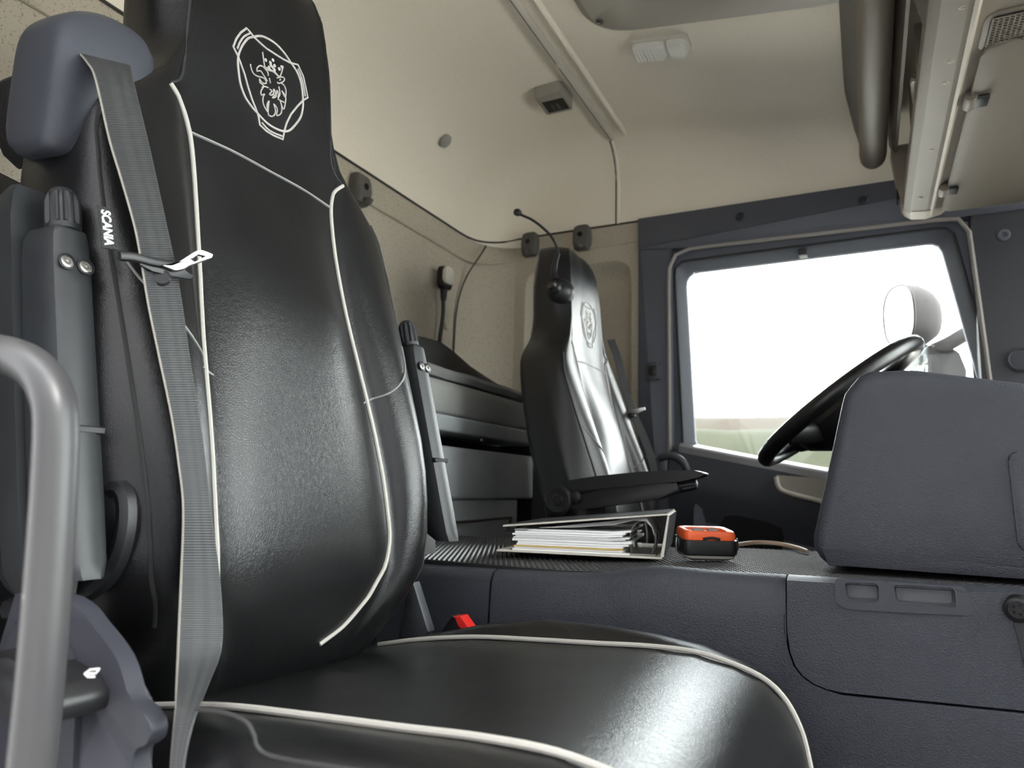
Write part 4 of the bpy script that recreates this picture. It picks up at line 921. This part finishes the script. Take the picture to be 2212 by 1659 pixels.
bm = B(); prism(bm, round_poly([(p.x-.045, p.y-.05, ZU-.006), (p.x+.08, p.y-.05, ZU-.006), (p.x+.08, p.y+.055, ZU-.006), (p.x-.045, p.y+.055, ZU-.006)], .018, 5), (0, 0, .004), .002); sp_ = obj('speaker_bezel', bm, 'console', oc)
bm = B(); prism(bm, round_poly([(p.x-.036, p.y-.042, ZU-.0075), (p.x+.08, p.y-.042, ZU-.0075), (p.x+.08, p.y+.045, ZU-.0075), (p.x-.036, p.y+.045, ZU-.0075)], .012, 5), (0, 0, .003)); obj('speaker_backing', bm, 'black', sp_)
bm = B()
for k in range(15): tube(bm, [(p.x-.033+.0075*k, p.y-.038, ZU-.008), (p.x-.033+.0075*k, p.y+.041, ZU-.008)], .0017, 4, smooth=False)
for k in range(12): tube(bm, [(p.x-.034, p.y-.038+.0071*k, ZU-.008), (p.x+.078, p.y-.038+.0071*k, ZU-.008)], .0017, 4, smooth=False)
o = obj('speaker_mesh', bm, 'console', sp_); o['kind'] = 'stuff'

# ================================================================== CENTRE: ENGINE TUNNEL, DASH
t = empty('centre_console', (-.2, 1.0, .05), 'slate plastic engine tunnel cover between the two seats', 'console')
YC = .95
def cprof(x):      # top edge height of the near cladding
    return interp(x, [-.70, -.499, -.379, -.33, -.29, -.25, -.18, .1, .6], [.597, .600, .604, .608, .618, .623, .621, .626, .640])
def clad(x0, x1, zlow, name, n=10, y=YC, top=True):
    bm = B(); rows = []
    for k in range(n+1):
        x = x0+(x1-x0)*k/n; h = cprof(x)
        rows.append([V(x, y+.06, h-.03), V(x, y+.035, h-.002), V(x, y+.02, h), V(x, y+.008, h-.004), V(x, y, h-.016), V(x, y-.004, h-.06), V(x, y-.006, (h+zlow)/2), V(x, y-.006, zlow), V(x, y+.06, zlow)])
    loft(bm, rows); return obj(name, bm, 'plastic', t, sharp=45)
clad(-.70, -.5045, .08, 'side_panel', 6)
clad(-.5005, -.095, .08, 'side_panel', 18)
# opening for the hatch: a lower panel below, the hatch itself above with a rounded corner
bm = B(); h0 = [(-.097, .08), (.50, .08), (.50, .505), (.138, .5005), (-.035, .4935), (-.052, .4948), (-.068, .4995), (-.080, .507), (-.089, .518), (-.0945, .534), (-.097, .555), (-.097, .58)]
prism(bm, [V(x, YC-.006, z) for x, z in h0], (0, .05, 0), .0015, 2); obj('lower_panel', bm, 'plastic', t)
hp = [(-.0925, cprof(-.09)-.0045), (-.0935, .58), (-.0935, .556), (-.091, .5355), (-.0858, .520), (-.0775, .5095), (-.0665, .5025), (-.0515, .498), (-.035, .4967), (.138, .5035), (.50, .508), (.50, cprof(.5)-.0045), (.3, cprof(.3)-.0045), (.1, cprof(.1)-.0045), (0, cprof(0)-.0045)]
hole_ = round_poly([at(u, v, Y=YC-.007) for u, v in [(1812, 1255), (2082, 1270), (2098, 1317), (2088, 1325), (1832, 1312), (1812, 1300)]], .003, 3)
ho = [V(x, YC-.007, z) for x, z in hp]
bm = B(); annulus(bm, ho, hole_); rings_mesh(bm, [ho, [p+V(0, .004, 0) for p in ho]], 90); hatch = obj('hatch', bm, 'plastic', t)
bm = B(); loft(bm, [[V(x, YC+.06, cprof(x)-.008), V(x, YC+.035, cprof(x)-.002), V(x, YC+.02, cprof(x)), V(x, YC+.004, cprof(x)-.001), V(x, YC-.0068, cprof(x)-.0045), V(x, YC+.004, cprof(x)-.0065)] for x in (-.0925, 0, .1, .3, .5)]); obj('hatch_top', bm, 'plastic', t, sharp=60)
# coin tray let into the hatch
tp = [at(u, v, Y=YC-.010) for u, v in [(1803, 1252), (2085, 1268), (2105, 1318), (2092, 1330), (1830, 1316), (1805, 1302)]]
bm = B(); prism(bm, round_poly(tp, .004, 3), (0, .012, 0), .0015); tr = obj('coin_tray', bm, 'plastic_s', t)
def tray(pts):
    L = round_poly([at(u, v, Y=YC-.0105) for u, v in pts], .004, 4); c = sum(L, Vector())/len(L)
    bm = B(); rings_mesh(bm, [L, [p+V(0, -.0006, 0) for p in [c+(q-c)*.985 for q in L]], [c+(q-c)*.94+V(0, .016, 0) for q in L], [c+(q-c)*.90+V(0, .018, .001) for q in L]], 48, cap_last=True)
    o = obj('tray_pocket', bm, 'plastic_m', tr, sharp=40); o.data.materials[0] = M['plastic_t']; return o
# the pockets are real recesses: the tray face is a frame around them
bpy.data.objects.remove(tr)
bm = B(); Lout = round_poly(tp, .004, 3)
def hole_panel(pts): return round_poly([at(u, v, Y=YC-.0105) for u, v in pts], .004, 4)
tr_pts1 = [(1824, 1257), (1898, 1260), (1900, 1300), (1828, 1298)]
tr_pts2 = [(1928, 1262), (2064, 1270), (2068, 1313), (1934, 1304)]
mid = [(1803, 1250), (1913, 1256), (1917, 1322), (1830, 1316), (1805, 1302)]
mid2 = [(1913, 1256), (2085, 1268), (2105, 1318), (2092, 1330), (1917, 1322)]
for (oo, hh) in ((mid, tr_pts1), (mid2, tr_pts2)):
    Lo = round_poly([at(u, v, Y=YC-.0105) for u, v in oo], [.0015]*len(oo), 3)
    rings_mesh(bm, [[p+V(0, .006, 0) for p in Lo], Lo, hole_panel(hh)], 64)
tr = obj('coin_tray', bm, 'plastic_s', t, sharp=40)
tray(tr_pts1); tray(tr_pts2)
# ribbed rubber mat on top: field of small pips
mz = .612
def mtop(x): return interp(x, [-.9, -.4, -.3, -.2, .6], [.606, .607, .612, .616, .624])
bm = B(); prism(bm, [(-.93, .985, .50), (.5, .985, .50), (.5, 1.50, .50), (-.93, 1.50, .50)], (0, 0, .03)); obj('tunnel_body', bm, 'black_matt', t, smooth=False)
bm = B(); loft(bm, [[V(x, .972, mtop(x)-.012), V(x, .972, mtop(x)-.002), V(x, 1.495, mtop(x)-.002), V(x, 1.505, mtop(x)-.012), V(x, 1.505, mtop(x)-.09), V(x, .972, mtop(x)-.09)] for x in (-.93, -.6, -.4, -.3, -.2, 0, .5)])
mt_ = obj('ribbed_mat', bm, 'mat', t, sharp=40); tag(mt_, 'black pimpled rubber mat')
vs = []; fs = []
nx, ny = 122, 56
for i in range(nx):
    for j in range(ny):
        x = -.90+.0092*i+(.0046 if j % 2 else 0); y = .980+.0092*j
        z = mtop(x)-.0022; r = .0032; b = len(vs)
        vs += [(x-r, y-r*.8, z), (x+r, y-r*.8, z), (x+r, y+r*.8, z), (x-r, y+r*.8, z), (x-r*.5, y-r*.4, z+.0022), (x+r*.5, y-r*.4, z+.0022), (x+r*.5, y+r*.4, z+.0022), (x-r*.5, y+r*.4, z+.0022)]
        fs += [(b+4, b+5, b+6, b+7), (b, b+1, b+5, b+4), (b+1, b+2, b+6, b+5), (b+2, b+3, b+7, b+6), (b+3, b, b+4, b+7)]
me = bpy.data.meshes.new('pips'); me.from_pydata(vs, [], fs); me.materials.append(M['mat']); me.transform(Matrix.Translation(-t.location))
o = bpy.data.objects.new('pips', me); COL.objects.link(o); o.parent = mt_; o['kind'] = 'stuff'
# dash block
t = empty('dashboard', (.2, 1.3, .6), 'slate grained dashboard block standing on the engine tunnel', 'dashboard')
def dsec(y, k):
    """k: 0 at the near face, grows inwards"""
    pts = [(-.058, .628), (-.072, .655), (-.024, .862), (.0, .893), (.06, .893), (.20, .866), (.62, .80), (.62, .63), (.16, .628)]
    return round_poly([(x, y, z) for x, z in pts], [.008, .012, .02, .03, .05, .05, .01, .01, .01], 5)
def inset(L, d):
    c = Vector((.12, L[0].y, .75)); n = len(L); out = []
    for i, p in enumerate(L):
        t_ = (L[(i+1) % n]-L[i-1]).normalized(); nr = V(t_.z, 0, -t_.x)
        if nr.dot(c-p) < 0: nr = -nr
        out.append(p+nr*d)
    return out
def dring(y, d, sh=0): return [p+V(sh, 0, 0) for p in inset(resample(dsec(y, 0), 120), d)]
bm = B(); rows = [dring(1.072, .016), dring(1.0735, .0095), dring(1.077, .0045), dring(1.083, .0012), dring(1.092, 0), dring(1.50, 0, .02), dring(1.60, 0, .03)]
loft(bm, rows)
obj('block', bm, 'plastic', t, sharp=45)
bm = B(); prism(bm, [V(x, 1.068, z) for x, z in [(-.052, .6285), (-.060, .652), (.16, .641), (.6, .640), (.6, .627), (.16, .6275)]], (0, .02, 0), .002); obj('lower_edge', bm, 'plastic', t)
bm = B(); L = round_poly([(x, 1.072, z) for x, z in [(.158, .78), (.24, .79), (.24, .66), (.162, .66)]], .012, 4); prism(bm, L, (0, -.004, 0), .002); obj('side_panel', bm, 'plastic', t)
# main dash behind the windscreen, right of the view
bm = B(); prism(bm, [(.62, .25, .10), (.62, .25, .64), (.66, .25, .70), (.90, .25, .70), (.90, .25, .10)], (0, 1.9, 0), .02, 3); obj('main_shelf', bm, 'plastic', t)
bm = B(); prism(bm, round_poly([(.12, 1.60, .66), (.06, 1.60, .86), (.16, 1.60, .93), (.45, 1.60, .90), (.62, 1.60, .80), (.62, 1.60, .60)], .03, 4), (0, .58, 0), .02, 3); obj('instrument_hood', bm, 'door_dark', t)
# socket knob at the right edge
t = empty('trailer_socket', at(2200, 1317, Y=.935), 'black round socket at the right end of the console', 'socket')
p = Vector(t.location)
bm = B(); lathe(bm, [(.013, .03), (.014, .02), (.0125, .018), (.0145, .014), (.0125, .011), (.0145, .008), (.0125, .005), (.0140, .0), (.013, -.004), (.010, -.005), (.0095, -.001), (0, -.001)], p, (.25, 1, .15), 24); obj('ring', bm, 'black', t)
for k in range(5):
    a = 2*pi*k/5; bm = B(); lathe(bm, [(.0011, 0), (.0011, .002), (0, .002)], p+V(.005*math.cos(a), -.0005, .005*math.sin(a)), (-.25, -1, -.15), 8); obj('pin_hole', bm, 'black_matt', t)
bm = B(); prism(bm, [at(u, v, Y=.94) for u, v in [(2190, 1345), (2235, 1345), (2235, 1470), (2214, 1440)]], (0, .003, 0)); obj('mount', bm, 'black', t)

# ---- steering wheel
t = empty('steering_wheel', (-.05, 1.79, .93), 'black steering wheel seen edge on in front of the driver window', 'wheel')
ctr = V(-.052, 1.79, .932); nn = V(-.62, 0, .785).normalized(); e1 = V(.785, 0, .62).normalized(); e2 = V(0, 1, 0)
def wp(a, r, d=0): return ctr+e1*(r*math.cos(a))+e2*(r*math.sin(a))+nn*d
bm = B(); tube(bm, [wp(2*pi*k/48, .205) for k in range(48)], .0185, 12, closed=True, smooth=False, up=nn); obj('rim', bm, 'leather', t, sharp=80)
bm = B(); rings_mesh(bm, [[wp(2*pi*k/32, r, d) for k in range(32)] for r, d in ((.02, -.085), (.08, -.075), (.118, -.045), (.125, -.02), (.115, -.004), (.05, .004))], 32, cap_last=True, cap_first=True); obj('hub', bm, 'black', t)
for a in (.35*pi, -.35*pi, .72*pi, -.72*pi):
    bm = B(); tube(bm, [wp(a, .06, -.03), wp(a, .12, -.028), wp(a, .195, -.002)], .024, 10, flat=.5); obj('spoke', bm, 'black', t)
bm = B(); tube(bm, [ctr-nn*.05, ctr-nn*.12, V(.10, 1.79, .74), V(.2, 1.79, .62)], .05, 16); obj('column', bm, 'black', t)
bm = B(); tube(bm, [ctr-nn*.09+V(0, -.04, 0), ctr-nn*.10+V(-.03, -.12, -.01), ctr-nn*.10+V(-.05, -.19, -.01)], .009, 8); obj('stalk', bm, 'black', t)

# ================================================================== THINGS ON THE TUNNEL
zt = .6165
t = empty('ring_binder', (-.42, 1.15, zt), 'thick black ring binder of papers lying on the ribbed mat', 'binder')
# local frame: spine at right; the open end faces the camera
A0 = at(1072, 1191, Z=zt); A1 = at(1426, 1212, Z=zt)
wid = (A1-A0).length; ex = V(.972, .20, 0).normalized(); ey = V(-ex.y, ex.x, 0); ez = V(0, 0, 1)
def bp_(a, b, c): return A0+ex*a+ey*b+ez*c
dep = .30; hgt = .068
bm = B(); prism(bm, [bp_(0, 0, 0), bp_(wid, 0, 0), bp_(wid, dep, 0), bp_(0, dep, 0)], (0, 0, .003), .0008, 1); obj('cover_board', bm, 'card', t)
bm = B(); prism(bm, [bp_(wid-.002, 0, .002), bp_(wid+.003, 0, .004), bp_(wid+.012, 0, hgt), bp_(wid+.009, 0, hgt+.001), bp_(wid-.002, 0, .004)], ey*dep, .0006, 1); obj('spine', bm, 'card', t)
bm = B(); prism(bm, [bp_(.01, 0, .040), bp_(wid+.010, 0, hgt), bp_(wid+.010, 0, hgt+.003), bp_(.01, 0, .043)], ey*dep, .0006, 1); up_ = obj('cover_board', bm, 'card', t)
bm = B(); prism(bm, [bp_(.012, .003, .0435), bp_(wid+.009, .003, hgt+.0034), bp_(wid+.009, .003, hgt+.0042), bp_(.012, .003, .0443)], ey*(dep-.004)); obj('cover_skin', bm, 'cover', t)
bm = B(); prism(bm, [bp_(wid+.0036, .003, .006), bp_(wid+.0046, .003, .006), bp_(wid+.0135, .003, hgt), bp_(wid+.0125, .003, hgt)], ey*(dep-.004)); obj('spine_skin', bm, 'cover', t)
zc = .0035
for k in range(11):
    th = random.uniform(.0022, .0042); x0 = .028+random.uniform(-.004, .006); x1 = wid-.055+random.uniform(-.008, .010); b0 = .010+random.uniform(-.004, .004)
    rise = .002*(k/10)
    sec = [(x0, 0), ((x0+x1)/2, .0005*k*.3), (x1-.03, rise*.8), (x1, rise*2.2)]
    bm = B(); loft(bm, [[bp_(a, b0, zc+c), bp_(a, dep-.03, zc+c), bp_(a, dep-.03, zc+c+th-.0004), bp_(a, b0, zc+c+th-.0004)] for a, c in sec])
    obj('paper_bundle', bm, 'paper_y' if k == 2 else 'paper', t, smooth=False); zc += th
for k, (zz, m_) in enumerate(((.036, 'cover'), (.033, 'cover'), (.030, 'cover'), (.006, 'paper'))):
    bm = B(); loft(bm, [[bp_(a, .008+.003*k, c), bp_(a, .2, c), bp_(a, .2, c+.0006), bp_(a, .008+.003*k, c+.0006)] for a, c in ((.006+.002*k, zz-.003), (.02, zz-.001), (.05, zz))]); obj('divider_sheet', bm, m_, t, smooth=False)
for k in range(4):
    bm = B(); loft(bm, [[bp_(a, .009+.004*k, c), bp_(a, .22, c), bp_(a, .22, c+.0005), bp_(a, .009+.004*k, c+.0005)] for a, c in ((.07+.012*k, .0405+.001*k), (.13, .0435+.0012*k), (wid-.075, .050+.0016*k), (wid-.045, .058+.0016*k), (wid-.025, .058+.001*k), (wid-.016, .048), (wid-.012, .036))]); obj('loose_sheet', bm, 'paper', t)
bm = B(); box(bm, bp_(wid-.035, .09, .0045), (.05, .14, .003), .001, 1, Matrix(((ex.x, ey.x, 0), (ex.y, ey.y, 0), (0, 0, 1)))); obj('ring_plate', bm, 'chrome', t)
for b in (.035, .06, .12, .145):
    bm = B(); tube(bm, [bp_(wid-.05, b, .006), bp_(wid-.052, b, .03), bp_(wid-.045, b, .05), bp_(wid-.03, b, .056), bp_(wid-.016, b, .045), bp_(wid-.012, b, .025), bp_(wid-.018, b, .006)], .0013, 6); obj('ring', bm, 'steel', t)
# orange and black device
zd = .6175
t = empty('handheld_device', (-.24, 1.17, zd), 'small black and orange plastic device with a strap on the ribbed mat', 'device')
c = V(-.234, 1.165, zd); ca = .50
dx_ = V(math.cos(ca), math.sin(ca), 0); dy_ = V(-math.sin(ca), math.cos(ca), 0)
def dv(a, b, z): return c+dx_*(a*1.1)+dy_*(b*1.1)+V(0, 0, z*1.25+(b+.0305)*.10)
def drect(a, b, z, r=.012): return round_poly([dv(-a, -b, z), dv(a, -b, z), dv(a, b, z), dv(-a, b, z)], r, 5)
bm = B(); rings_mesh(bm, [drect(.030, .022, 0), drect(.036, .027, .004), drect(.0375, .0285, .007), drect(.0385, .0295, .0075), drect(.0395, .0305, .014), drect(.0385, .0295, .024), drect(.0365, .028, .0245), drect(.0355, .027, .026)], 60, cap_last=True, cap_first=True); body = obj('casing', bm, 'black', t, sharp=35)
bm = B(); rings_mesh(bm, [drect(.029, .021, -.0008), drect(.0355, .0265, .0022), drect(.0368, .0278, .0055)], 60, cap_first=True); obj('base_shell', bm, 'hatch', t)
bm = B(); rings_mesh(bm, [drect(.0365, .0280, .0245), drect(.0370, .0285, .030), drect(.0355, .027, .0345), drect(.0335, .025, .0355), drect(.0275, .0195, .0345), drect(.0265, .0185, .0315)], 60, cap_last=True); obj('orange_lid', bm, 'orange', t, sharp=35)
for s in (-1, 1):
    for q in range(4):
        bm = B(); box(bm, dv(s*.011, -.006+.004*q, .0335), (.016, .0022, .004), .0008, 1, Matrix.Rotation(ca, 3, 'Z')); obj('lid_rib', bm, 'hatch', body)
    bm = B(); box(bm, dv(s*.0405, -.004 if s < 0 else -.010, .017), (.006, .014, .016), .002, 2, Matrix.Rotation(ca, 3, 'Z')); obj('clip', bm, 'black', t)
    bm = B(); tube(bm, [dv(s*.0435, -.008, .009), dv(s*.0445, -.008, .017), dv(s*.0435, -.008, .025)], .0012, 6); obj('clip_wire', bm, 'chrome', t)
bm = B(); tube(bm, [dv(-.012, -.0292, .026), dv(0, -.0294, .0275), dv(.012, -.0292, .026)], .0022, 6, flat=.6); obj('thumb_notch', bm, 'black', t)
bm = B(); tube(bm, [at(1590, 1177, Z=.6235), at(1630, 1172, Z=.626), at(1670, 1173, Z=.626), at(1700, 1178, Z=.624), at(1730, 1186, Z=.623), at(1745, 1192, Z=.622)], .0042, 8, flat=.6); tag(obj('cable', bm, 'tan'), 'pale tan cable lying on the mat behind the orange device', 'cable')

# ================================================================== FOREGROUND GRAB HANDLE
t = empty('grab_handle', (-.45, .22, .10), 'thick grey painted grab handle blurred in the left foreground', 'handle')
def gh(u, v, y=.245): return at(u, v, Y=y)
bm = B(); tube(bm, [gh(-160, 760), gh(-60, 757), gh(0, 764), gh(50, 780), gh(92, 815), gh(116, 870), gh(121, 930), gh(118, 1020), gh(112, 1130), gh(103, 1260), gh(90, 1430), gh(78, 1560), gh(62, 1720), gh(50, 1850)], .0118, 16, n=5); obj('bar', bm, 'handle', t, sharp=80)
bm = B(); box(bm, gh(-170, 760)+V(-.01, -.02, 0), (.05, .06, .05), .01, 2); obj('mounting_foot', bm, 'handle', t)
# ================================================================== MIRRORS OUTSIDE
t = empty('main_mirror', (.2, 2.62, 1.0), 'tall grey wing mirror outside the driver window with its lower housing', 'mirror')
def shell(name, cx, cy, cz, rx, ry, rz, label_parent, rot):
    bm = B(); rings = []
    for k in range(15):
        a = pi*k/14; rings.append([V(rx*0.9*math.cos(a)-.02*0, 0, 0)+V(0, ry*math.sin(a)*math.copysign(abs(math.cos(b))**.75, math.cos(b)), rz*math.sin(a)**.8*math.copysign(abs(math.sin(b))**.75, math.sin(b))) for b in [2*pi*q/24 for q in range(24)]])
    loft(bm, rings); bm.transform(Matrix.Translation(V(cx, cy, cz)) @ rot.to_4x4()); return obj(name, bm, 'mirror_shell', label_parent, sharp=80)
# wide angle head: half shell with a glass towards the rear
def head(parent, c, rx, ry, rz, yaw, tilt, names):
    R = Matrix.Rotation(yaw, 3, 'Z') @ Matrix.Rotation(tilt, 3, 'X'); c = Vector(c)
    def q(x, y, z): return c+R @ V(x, y, z)
    def ring(x, k): return [q(x, ry*k*math.copysign(abs(math.cos(b))**.8, math.cos(b)), rz*k*math.copysign(abs(math.sin(b))**.8, math.sin(b))) for b in [2*pi*s/32 for s in range(32)]]
    bm = B(); loft(bm, [ring(0, .97), ring(0, 1.0), ring(rx*.3, 1.0), ring(rx*.6, .90), ring(rx*.85, .68), ring(rx, .35), ring(rx*1.02, .1)]); s = obj(names[0], bm, 'mirror_shell', parent, sharp=50)
    bm = B(); loft(bm, [ring(-.002, .93), ring(-.004, .92)]); obj(names[1], bm, 'mirror_glass', parent, sharp=30)
    bm = B(); tube(bm, ring(-.003, .965), .0045, 6, closed=True, smooth=False); obj('glass_rim', bm, 'black', parent)
    return s
h = head(t, (.118, 2.60, 1.315), .135, .075, .105, .62, 0, ('wide_angle_shell', 'wide_angle_glass'))
bm = B(); L = [at(u, v, Y=2.58) for u, v in [(1962, 828), (1966, 790), (1998, 750), (2006, 744), (2012, 830)]]
prism(bm, L, (0, .05, 0), .004); obj('main_glass', bm, 'mirror_glass', t)
bm = B(); L = round_poly([at(u, v, Y=2.57) for u, v in [(2006, 742), (2040, 745), (2072, 760), (2088, 800), (2092, 900), (2000, 900)]], .01, 3)
prism(bm, L, (0, .09, 0), .012, 3); obj('main_shell', bm, 'mirror_shell', t)
bm = B(); tube(bm, [at(2020, 755, Y=2.60), at(2050, 742, Y=2.56), at(2085, 722, Y=2.48), at(2115, 708, Y=2.38), at(2140, 700, Y=2.27)], .022, 12); obj('arm', bm, 'mirror_shell', t)
bm = B(); tube(bm, [at(1985, 748, Y=2.61), at(2000, 755, Y=2.60), at(2020, 760, Y=2.60)], .016, 10); obj('neck', bm, 'mirror_shell', t)
